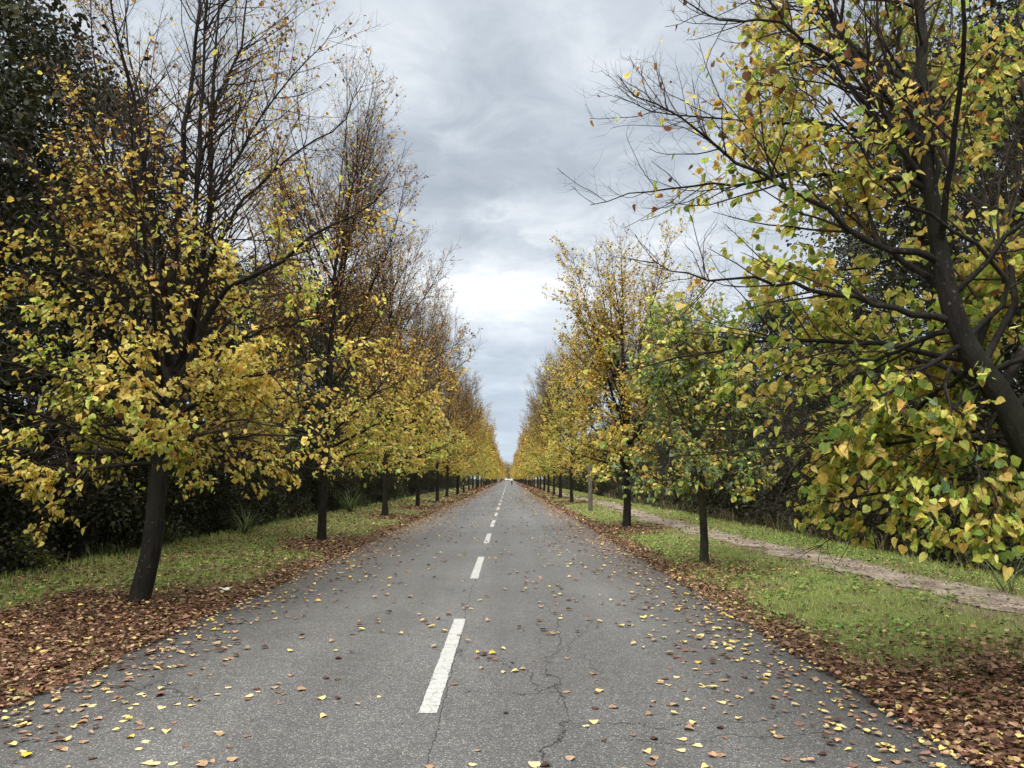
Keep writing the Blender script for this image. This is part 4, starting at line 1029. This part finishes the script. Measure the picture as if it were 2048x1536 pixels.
# leaves on the asphalt: the largest in view one by one, the rest as one mass
KINDS = [('pale yellow', [(.58, .48, .25), (.60, .47, .20)], 2.8), ('tan', [(.30, .195, .115), (.36, .245, .15)], 3.2), ('dark brown', [(.06, .03, .022), (.09, .045, .03)], 1.3), ('bright yellow', [(.66, .45, .06), (.60, .36, .04)], .4), ('pinkish brown', [(.22, .125, .09), (.18, .10, .075)], 2.2)]
def shape_variant(r, flat):
    v = [(0, .06), (-.2, -.03), (-.42, .12), (-.5, .36), (-.36, .68), (0, 1.04), (.36, .68), (.5, .36), (.42, .12), (.2, -.03)]
    a, b, tw = r.uniform(.05, .6) * flat, r.uniform(-.15, .35) * flat, r.uniform(-.35, .35) * flat
    co = np.array([(x * r.uniform(.9, 1.08), y, abs(x) ** 1.4 * a * 1.3 + (y - .45) ** 2 * b + x * (y - .5) * tw) for x, y in v]); co[:, 2] -= co[:, 2].min()
    mid = np.array([[0, .38, co[:, 2].min()]]); co = np.concatenate([co, mid])
    co[:, 1] -= .5
    st = np.array([(0, -.44, .02), (.016, -.44, .02), (.03, -.80, .05), (.02, -.80, .05)]) ; k = len(co)
    tri = [[10, i, (i + 1) % 10] for i in range(10)]
    return np.concatenate([co, st]), [np.array(tri), np.array([[k, k + 1, k + 2, k + 3]])]
rl = random.Random(8); lv = []
for kn, cs, w in KINDS:
    for q in range(3):
        co, fs = shape_variant(rl, .25 if kn == 'pinkish brown' else 1.0)
        c = np.tile(np.array(cs[q % 2]), (len(co), 1)); c[-4:] = c[0] * .6
        lv.append((kn, make_mesh('fallen_leaf', co, fs, M_litter, c)))
n = 8200
y = 3.2 + 90 * rng.random(n) ** 1.9; x = rng.uniform(ROAD_L + .05, ROAD_R - .05, n)
e = np.minimum(x - ROAD_L, ROAD_R - x)
pk = np.interp(e, [0, .35, .9, 2.2], [1, .75, .42, .22]) * np.where(x > .3, 1.25, np.where(x > -.6, .95, np.where(x < -2.2, 1.0, .6))) * (.1 + 2.0 * sstep(.25, .75, fbm(x * 1.3 + 5, y * .6, 3)))
k = rng.random(n) < np.clip(pk, 0, 1) * np.interp(y, [3, 12, 40, 90], [1, .85, .6, .5]); x, y = x[k], y[k]; n = len(x)
o = np.argsort(y); x, y = x[o], y[o]
scr = (x / y) * F + 1017
vis = (scr > -10) & (scr < 2058) & (y > 3.85)
single = np.zeros(n, bool); single[np.nonzero(vis)[0][:300]] = True
wts = np.array([kk[2] for kk in KINDS])
for xx, yy in zip(x[single], y[single]):
    ki = rl.choices(range(5), wts)[0]; kn, me = lv[ki * 3 + rl.randrange(3)]
    e_ = min(xx - ROAD_L, ROAD_R - xx)
    where = 'near the edge of the asphalt' if e_ < .7 else ('on the lane beside the path verge' if xx > DASH_X else 'on the lane across from the path')
    lf = link('fallen_leaf', me, loc=(xx, yy, .003)); s = .052 * rl.uniform(.65, 1.3) * (.9 if ki == 2 else 1); lf.scale = (s, s, s); lf.rotation_euler = (rl.gauss(0, .06), rl.gauss(0, .06), rl.uniform(0, 6.28))
    tag(lf, '%s linden leaf lying %s' % (kn, where), 'leaf', 'fallen leaves on the asphalt')
x, y = x[~single], y[~single]; n = len(x)
m = 5200  # crumbs and leaf scraps that gather at the margins
sx = np.where(rng.random(m) < .5, ROAD_L + np.abs(rng.normal(0, .4, m)), ROAD_R - np.abs(rng.normal(0, .45, m))); sy = 3.5 + 70 * rng.random(m) ** 1.6
x = np.r_[x, sx]; y = np.r_[y, sy]; sz = np.r_[rng.uniform(.045, .078, n), rng.uniform(.018, .06, m)] * (1 + np.r_[y[:n], sy] / 60); n += m
az = rng.random(n) * 6.283
V, fs, nv = leaves(np.c_[x, y, np.full(n, .005)], np.stack([np.cos(az), np.sin(az), rng.normal(0, .05, n)], -1), norm(np.array([0, 0, 1.0]) + rng.normal(0, .12, (n, 3))), sz, tmpl_curl(), rng.uniform(.55, 1.05, n))
col = pick_cols(rng, n, [(.60, .46, .17), (.36, .24, .14), (.07, .035, .025), (.62, .40, .05), (.19, .105, .078)], wts, .15)
tag(link('fallen_leaves', make_mesh('fallen_leaves', V, fs, M_litter, np.repeat(col, nv, 0))), 'scattered fallen leaves further along the asphalt', 'fallen leaves', kind='stuff')

# ----------------------------------------------------------------- wooden post
M_post = bark_mat('weathered_wood', (.07, .06, .05), (.20, .175, .145), .2)
px_, py_ = 3.73, 34.6
def post():
    K = 14; zz = np.linspace(-.1, 2.15, K); P = np.stack([.012 * np.sin(zz * 2), .01 * np.cos(zz * 3), zz], -1)[None]; R = (.105 - .012 * zz / 2 + .004 * np.sin(zz * 9))[None]
    v, f = tubes(P, R, 14); top = [list(range(len(v) - 14, len(v)))]
    e = link('wooden_post', None, loc=(px_, py_, float(ground_z(px_, py_)))); tag(e, 'grey weathered wooden post standing in the grass beside the path', 'post')
    link('shaft', make_mesh('shaft', v, [f, np.array(top)], M_post, smooth=True), e)
    P = np.array([[[.08, -.05, .28], [.2, -.1, .14], [.36, -.14, .0]]]); v, f = tubes(P, np.array([[.012, .012, .01]]), 6)
    link('brace', make_mesh('brace', v, [f], M_post), e)
post()

# ----------------------------------------------------------------- paper scraps
M_paper = plain_mat('crumpled_paper', (.7, .7, .69), .8)
def scrap(x, y, s, label):
    r = np.random.default_rng(int(x * 100) % 97 + 3); g_ = 5; u = np.linspace(-.5, .5, g_); Xs, Ys, ff = grid(u, u)
    z = r.random(len(Xs)) * .35; co = np.stack([Xs * 1.5 + r.normal(0, .05, len(Xs)), Ys + r.normal(0, .05, len(Xs)), z], -1) * s
    tag(link('paper_scrap', make_mesh('paper_scrap', co, [ff], M_paper), loc=(x, y, float(ground_z(x, y)) + .03)), label, 'litter')
scrap(*gp(450, 1187), .10, 'crumpled white paper scrap on the leaves near the big half-bare linden')
scrap(*gp(1676, 1129), .06, 'white paper scrap in the grass at the edge of the dirt path')

# ----------------------------------------------------------------- walker
def skinned(name, verts, edges, rad, mat, parent, sub=1, root=0):
    me = bpy.data.meshes.new(name); me.from_pydata(verts, edges, []); me.materials.append(mat)
    o = link(name, me, parent); o.modifiers.new('s', 'SKIN'); sv = me.skin_vertices[0].data
    for i, r in enumerate(rad): sv[i].radius = (r, r) if not isinstance(r, tuple) else r
    sv[root].use_root = True
    o.modifiers['s'].use_smooth_shade = True
    m = o.modifiers.new('u', 'SUBSURF'); m.levels = m.render_levels = sub
    dg = bpy.context.evaluated_depsgraph_get(); me2 = bpy.data.meshes.new_from_object(o.evaluated_get(dg)); o.modifiers.clear(); o.data = me2
    return o
M_skin = plain_mat('skin', (.45, .27, .19), .5); M_white = plain_mat('white_cloth', (.78, .78, .8), .8); M_black = plain_mat('black_cloth', (.015, .015, .018), .8); M_hair = plain_mat('dark_hair', (.012, .01, .009), .6); M_shoe = plain_mat('shoe', (.03, .03, .035), .6)
wy = 166.0; wx = .72
pe = link('person', None, loc=(wx, wy, 0)); tag(pe, 'person in a white jacket and black trousers walking in the middle of the road', 'person')
bv = [(0, 0, .95), (0, 0, 1.15), (0, .01, 1.38), (0, .0, 1.50), (0, -.01, 1.60), (0, -.01, 1.70), (.19, 0, 1.40), (.25, .03, 1.14), (.22, -.10, .92), (.215, -.13, .84), (-.19, 0, 1.40), (-.25, -.02, 1.14), (-.21, -.14, .95), (-.205, -.18, .87), (.09, 0, .90), (.10, -.10, .50), (.10, .03, .09), (.10, -.12, .05), (-.09, 0, .90), (-.10, .08, .50), (-.10, .26, .14), (-.10, .14, .06)]
be = [(0, 1), (1, 2), (2, 3), (3, 4), (4, 5), (2, 6), (6, 7), (7, 8), (8, 9), (2, 10), (10, 11), (11, 12), (12, 13), (0, 14), (14, 15), (15, 16), (16, 17), (0, 18), (18, 19), (19, 20), (20, 21)]
skinned('body', bv, be, [.12, .12, .13, .055, .085, .085, .055, .043, .032, .035, .055, .043, .032, .035, .08, .055, .038, .03, .08, .055, .038, .03], M_skin, pe)
skinned('jacket', [bv[0], bv[1], bv[2], (0, 0, 1.46)] + bv[6:9] + bv[10:13], [(0, 1), (1, 2), (2, 3), (2, 4), (4, 5), (5, 6), (2, 7), (7, 8), (8, 9)], [.175, .16, .165, .08, .075, .06, .048, .075, .06, .048], M_white, pe)
skinned('trousers', [bv[0], bv[14], bv[15], bv[16], bv[18], bv[19], bv[20]], [(0, 1), (1, 2), (2, 3), (0, 4), (4, 5), (5, 6)], [.15, .10, .072, .055, .10, .072, .055], M_black, pe)
skinned('hair', [(0, .01, 1.64), (0, .0, 1.70), (0, -.02, 1.745)], [(0, 1), (1, 2)], [.085, .098, .07], M_hair, pe)
for k_ in (16, 20): skinned('shoe', [bv[k_], bv[k_ + 1]], [(0, 1)], [.05, .045], M_shoe, pe)

# ----------------------------------------------------------------- vehicles far down the avenue
M_glass = plain_mat('car_glass', (.02, .025, .03), .08); M_tyre = plain_mat('tyre', (.015, .015, .015), .9); M_rim = plain_mat('rim', (.4, .4, .42), .3, .9); M_lamp = plain_mat('lamp_glass', (.8, .8, .75), .1); M_plate = plain_mat('number_plate', (.75, .75, .72), .5)
def car(x, y, col, label, prof, L, W, H, glassz):
    """prof: side outline (along-length fraction, height); faces the camera (front at -Y)"""
    e = link('parked_car' if 'parked' in label else 'car', None, loc=(x, y, 0)); tag(e, label, 'car')
    paint = plain_mat('car_paint', col, .35, coat=.6, noise=.03)
    bm = bmesh.new(); rings = []
    for s, inset in ((-1, .0), (1, .0)):
        ring = []
        for (u, h) in prof:
            taper = 1 - .22 * max(0, (h - glassz) / max(H - glassz, .01))
            ring.append(bm.verts.new((s * W / 2 * taper, (u - .5) * L, h)))
        rings.append(ring)
    n_ = len(prof)
    for i in range(n_): bm.faces.new((rings[0][i], rings[0][(i + 1) % n_], rings[1][(i + 1) % n_], rings[1][i]))
    bm.faces.new(rings[0]); bm.faces.new(list(reversed(rings[1])))
    bmesh.ops.recalc_face_normals(bm, faces=bm.faces)
    bmesh.ops.bevel(bm, geom=bm.edges[:], offset=.05, segments=2, affect='EDGES')
    bm_obj('body', bm, paint, e)
    def quad(name, pts, m_, th=.02):
        bm = bmesh.new(); vs = [bm.verts.new(p) for p in pts]; f_ = bm.faces.new(vs); bm.normal_update()
        r_ = bmesh.ops.extrude_face_region(bm, geom=[f_]); nn = f_.normal.copy()
        for v in r_['geom']:
            if isinstance(v, bmesh.types.BMVert): v.co += nn * th
        bmesh.ops.recalc_face_normals(bm, faces=bm.faces); bm_obj(name, bm, m_, e, False)
    A_, B_ = [p for p in prof if abs(p[1] - glassz) < .12 and p[0] < .5][0], min([p for p in prof if p[1] > H - .15], key=lambda p: p[0])
    w0, w1 = W / 2 * .86, W / 2 * .70
    ya, yb = (A_[0] - .5) * L, (B_[0] - .5) * L
    lerp = lambda q: (ya + (yb - ya) * q - .03, A_[1] + (B_[1] - A_[1]) * q + .012)
    (y1_, z1_), (y2_, z2_) = lerp(.1), lerp(.9)
    quad('windscreen', [(-w0, y1_, z1_), (w0, y1_, z1_), (w1, y2_, z2_), (-w1, y2_, z2_)], M_glass)
    for s in (-1, 1):
        quad('headlight', [(s * W * .28, -L / 2 - .012, .62), (s * W * .44, -L / 2 - .012, .62), (s * W * .44, -L / 2 - .012, .78), (s * W * .28, -L / 2 - .012, .78)][::s], M_lamp)
        quad('side_window', [(s * (W / 2 * .96 + .02), ya + .35, glassz + .06), (s * (W / 2 * .96 + .02), L * .3, glassz + .06), (s * (W / 2 * .82 + .02), L * .25, H - .14), (s * (W / 2 * .82 + .02), yb + .15, H - .14)][::s], M_glass)
        for yy_ in (-L * .31, L * .30):
            bm = bmesh.new(); bmesh.ops.create_cone(bm, cap_ends=True, segments=20, radius1=.32, radius2=.32, depth=.2)
            bmesh.ops.rotate(bm, verts=bm.verts, matrix=__import__('mathutils').Matrix.Rotation(PI / 2, 3, 'Y')); bmesh.ops.translate(bm, verts=bm.verts, vec=(s * (W / 2 - .06), yy_, .32))
            w_ = bm_obj('wheel', bm, M_tyre, e, False)
            bm = bmesh.new(); bmesh.ops.create_cone(bm, cap_ends=True, segments=16, radius1=.2, radius2=.2, depth=.22)
            bmesh.ops.rotate(bm, verts=bm.verts, matrix=__import__('mathutils').Matrix.Rotation(PI / 2, 3, 'Y')); bmesh.ops.translate(bm, verts=bm.verts, vec=(s * (W / 2 - .06), yy_, .32))
            bm_obj('rim', bm, M_rim, w_, False)
    quad('number_plate', [(-.26, -L / 2 - .014, .42), (.26, -L / 2 - .014, .42), (.26, -L / 2 - .014, .54), (-.26, -L / 2 - .014, .54)], M_plate)
SED = [(0, .28), (0, .78), (.03, .86), (.24, .98), (.38, 1.44), (.72, 1.46), (.92, 1.0), (1, .9), (1, .28)]
VAN = [(0, .3), (0, .95), (.03, 1.05), (.14, 1.2), (.28, 1.98), (.35, 2.05), (.98, 2.05), (1, 1.9), (1, .3)]
car(-1.6, 525, (.80, .81, .82), 'white van coming along the road far down the avenue', VAN, 4.9, 1.95, 2.05, 1.2)
car(.45, 536, (.62, .58, .48), 'pale beige car at the far end of the road', SED, 4.3, 1.75, 1.46, .98)
car(-4.1, 300, (.016, .017, .02), 'black car parked on the verge far along the row across from the path', SED, 4.3, 1.8, 1.46, .98)

# ----------------------------------------------------------------- world: overcast sky
w = bpy.data.worlds.new('World'); scene.world = w; w.use_nodes = True
nt = w.node_tree; ns = nt.nodes; ls = nt.links; ns.clear()
SUN_EL, SUN_AZ = R_(52), R_(205)      # azimuth clockwise from +Y
sky = N(ns, 'ShaderNodeTexSky', sky_type='NISHITA'); sky.sun_disc = False; sky.sun_elevation = SUN_EL; sky.sun_rotation = SUN_AZ; sky.air_density = 1.0; sky.dust_density = 2.0
tc = N(ns, 'ShaderNodeTexCoord'); D = tc.outputs['Generated']
sp = N(ns, 'ShaderNodeSeparateXYZ'); ls.new(D, sp.inputs[0])
zc = math_n(ns, ls, 'ADD', math_n(ns, ls, 'MAXIMUM', sp.outputs[2], 0.0), .16)
cb = N(ns, 'ShaderNodeCombineXYZ'); ls.new(math_n(ns, ls, 'DIVIDE', sp.outputs[0], zc), cb.inputs[0]); ls.new(math_n(ns, ls, 'DIVIDE', sp.outputs[1], zc), cb.inputs[1])
n1 = N(ns, 'ShaderNodeTexNoise', i_Scale=1.35, i_Detail=7.0, i_Roughness=.52, i_Distortion=.35); ls.new(cb.outputs[0], n1.inputs['Vector'])
n2 = N(ns, 'ShaderNodeTexNoise', i_Scale=4.4, i_Detail=10.0, i_Roughness=.62, i_Distortion=.6); ls.new(cb.outputs[0], n2.inputs['Vector'])
val = math_n(ns, ls, 'ADD', math_n(ns, ls, 'MULTIPLY', math_n(ns, ls, 'SUBTRACT', n1.outputs[0], .5), .72), math_n(ns, ls, 'MULTIPLY', math_n(ns, ls, 'SUBTRACT', n2.outputs[0], .5), .80))
val = math_n(ns, ls, 'ADD', val, .43)
wn = N(ns, 'ShaderNodeTexNoise', i_Scale=3.2, i_Detail=8.0, i_Roughness=.6); ls.new(cb.outputs[0], wn.inputs['Vector'])
wv = N(ns, 'ShaderNodeVectorMath', operation='SUBTRACT'); ls.new(wn.outputs['Color'], wv.inputs[0]); wv.inputs[1].default_value = (.5, .5, .5)
DW = N(ns, 'ShaderNodeVectorMath', operation='MULTIPLY_ADD'); ls.new(wv.outputs[0], DW.inputs[0]); DW.inputs[1].default_value = (.30, .0, .10); ls.new(D, DW.inputs[2])
D2 = DW.outputs[0]
def spot(x, y, sx_, sy_, amp, wob=.75):
    """a brighter or darker bank of cloud about one direction (stretched sideways by sx_, in height by sy_)"""
    global val
    d0 = ray(x, y); r0_ = norm(np.cross(d0, [0, 0, 1.0])); u0 = np.cross(r0_, d0)
    dt = []
    for axis, s_ in ((r0_, sx_), (u0, sy_)):
        v = N(ns, 'ShaderNodeVectorMath', operation='DOT_PRODUCT'); ls.new(D2, v.inputs[0]); v.inputs[1].default_value = tuple(axis)
        dt.append(math_n(ns, ls, 'POWER', math_n(ns, ls, 'MULTIPLY', v.outputs['Value'], 1.0 / s_), 2.0))
    q = math_n(ns, ls, 'ADD', dt[0], dt[1])
    q = math_n(ns, ls, 'ADD', q, math_n(ns, ls, 'MULTIPLY', math_n(ns, ls, 'SUBTRACT', n2.outputs[0], .5), wob * 6))
    e_ = math_n(ns, ls, 'POWER', 2.718, math_n(ns, ls, 'MULTIPLY', math_n(ns, ls, 'MAXIMUM', q, 0.0), -1.0))
    fw = N(ns, 'ShaderNodeVectorMath', operation='DOT_PRODUCT'); ls.new(D, fw.inputs[0]); fw.inputs[1].default_value = tuple(d0)
    e_ = math_n(ns, ls, 'MULTIPLY', e_, math_n(ns, ls, 'GREATER_THAN', fw.outputs['Value'], 0.0))
    val = math_n(ns, ls, 'ADD', val, math_n(ns, ls, 'MULTIPLY', e_, amp))
spot(1000, 430, .06, .016, .34)
spot(1110, 470, .035, .012, .24)
spot(900, 555, .13, .03, .40)
spot(1020, 605, .14, .035, .36)
spot(560, 560, .20, .10, .30, .15)
spot(1330, 480, .16, .14, .25, .15)
spot(1060, 530, .09, .022, -.14)
spot(1020, 330, .24, .10, -.27, .4)
spot(760, 110, .10, .06, .16, .2)
spot(1180, 110, .10, .08, .14, .2)
spot(300, 250, .22, .2, .18, .1)
spot(1010, 760, .14, .06, -.06, .1)
cr = ramp(ns, [(.0, (.35, .40, .455)), (.28, (.43, .48, .54)), (.50, (.555, .605, .66)), (.72, (.74, .775, .81)), (.95, (.97, .98, .98))])
ls.new(val, cr.inputs[0])
# low sky a little bluer
lo = N(ns, 'ShaderNodeMapRange'); lo.inputs[1].default_value = .30; lo.inputs[2].default_value = .04; ls.new(sp.outputs[2], lo.inputs[0])
cc = mixc(ns, ls, math_n(ns, ls, 'MULTIPLY', lo.outputs[0], .45), cr.outputs[0], (.50, .61, .76))
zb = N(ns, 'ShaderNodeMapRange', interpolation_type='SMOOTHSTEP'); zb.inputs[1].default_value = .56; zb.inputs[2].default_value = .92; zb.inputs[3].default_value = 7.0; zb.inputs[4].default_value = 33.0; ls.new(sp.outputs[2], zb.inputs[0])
zm = N(ns, 'ShaderNodeMapRange'); zm.inputs[1].default_value = .58; zm.inputs[2].default_value = .8; ls.new(sp.outputs[2], zm.inputs[0])
cc = mixc(ns, ls, zm.outputs[0], cc, (.80, .78, .74))
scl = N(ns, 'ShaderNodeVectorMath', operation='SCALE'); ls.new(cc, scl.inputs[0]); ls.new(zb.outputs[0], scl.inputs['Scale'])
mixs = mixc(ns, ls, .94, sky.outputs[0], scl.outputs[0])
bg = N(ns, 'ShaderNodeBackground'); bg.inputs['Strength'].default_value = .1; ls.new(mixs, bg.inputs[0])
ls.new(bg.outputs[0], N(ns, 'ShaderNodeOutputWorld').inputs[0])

sl = bpy.data.lights.new('sun', 'SUN'); sl.energy = 1.5; sl.angle = R_(35); sl.color = (1, .97, .92)
so = link('sun', sl); 
sd = Vector((math.sin(SUN_AZ) * math.cos(SUN_EL), math.cos(SUN_AZ) * math.cos(SUN_EL), math.sin(SUN_EL)))
so.rotation_euler = sd.to_track_quat('Z', 'Y').to_euler()

# ----------------------------------------------------------------- camera and render
cam = bpy.data.cameras.new('camera'); cam.sensor_width = 36; cam.lens = 36 * F / 2048; cam.clip_end = 5000; cam.clip_start = .05
co = link('camera', cam, loc=(0, 0, EYE)); co.rotation_euler = (PI / 2 + PITCH, 0, -YAW)
scene.camera = co
scene.view_settings.view_transform = 'Standard'; scene.view_settings.look = 'None'; scene.view_settings.gamma = 1; scene.view_settings.exposure = 0.82
scene.render.engine = 'CYCLES'
cy = scene.cycles
cy.max_bounces = 6; cy.diffuse_bounces = 3; cy.glossy_bounces = 2; cy.transmission_bounces = 3; cy.transparent_max_bounces = 4
cy.use_denoising = True
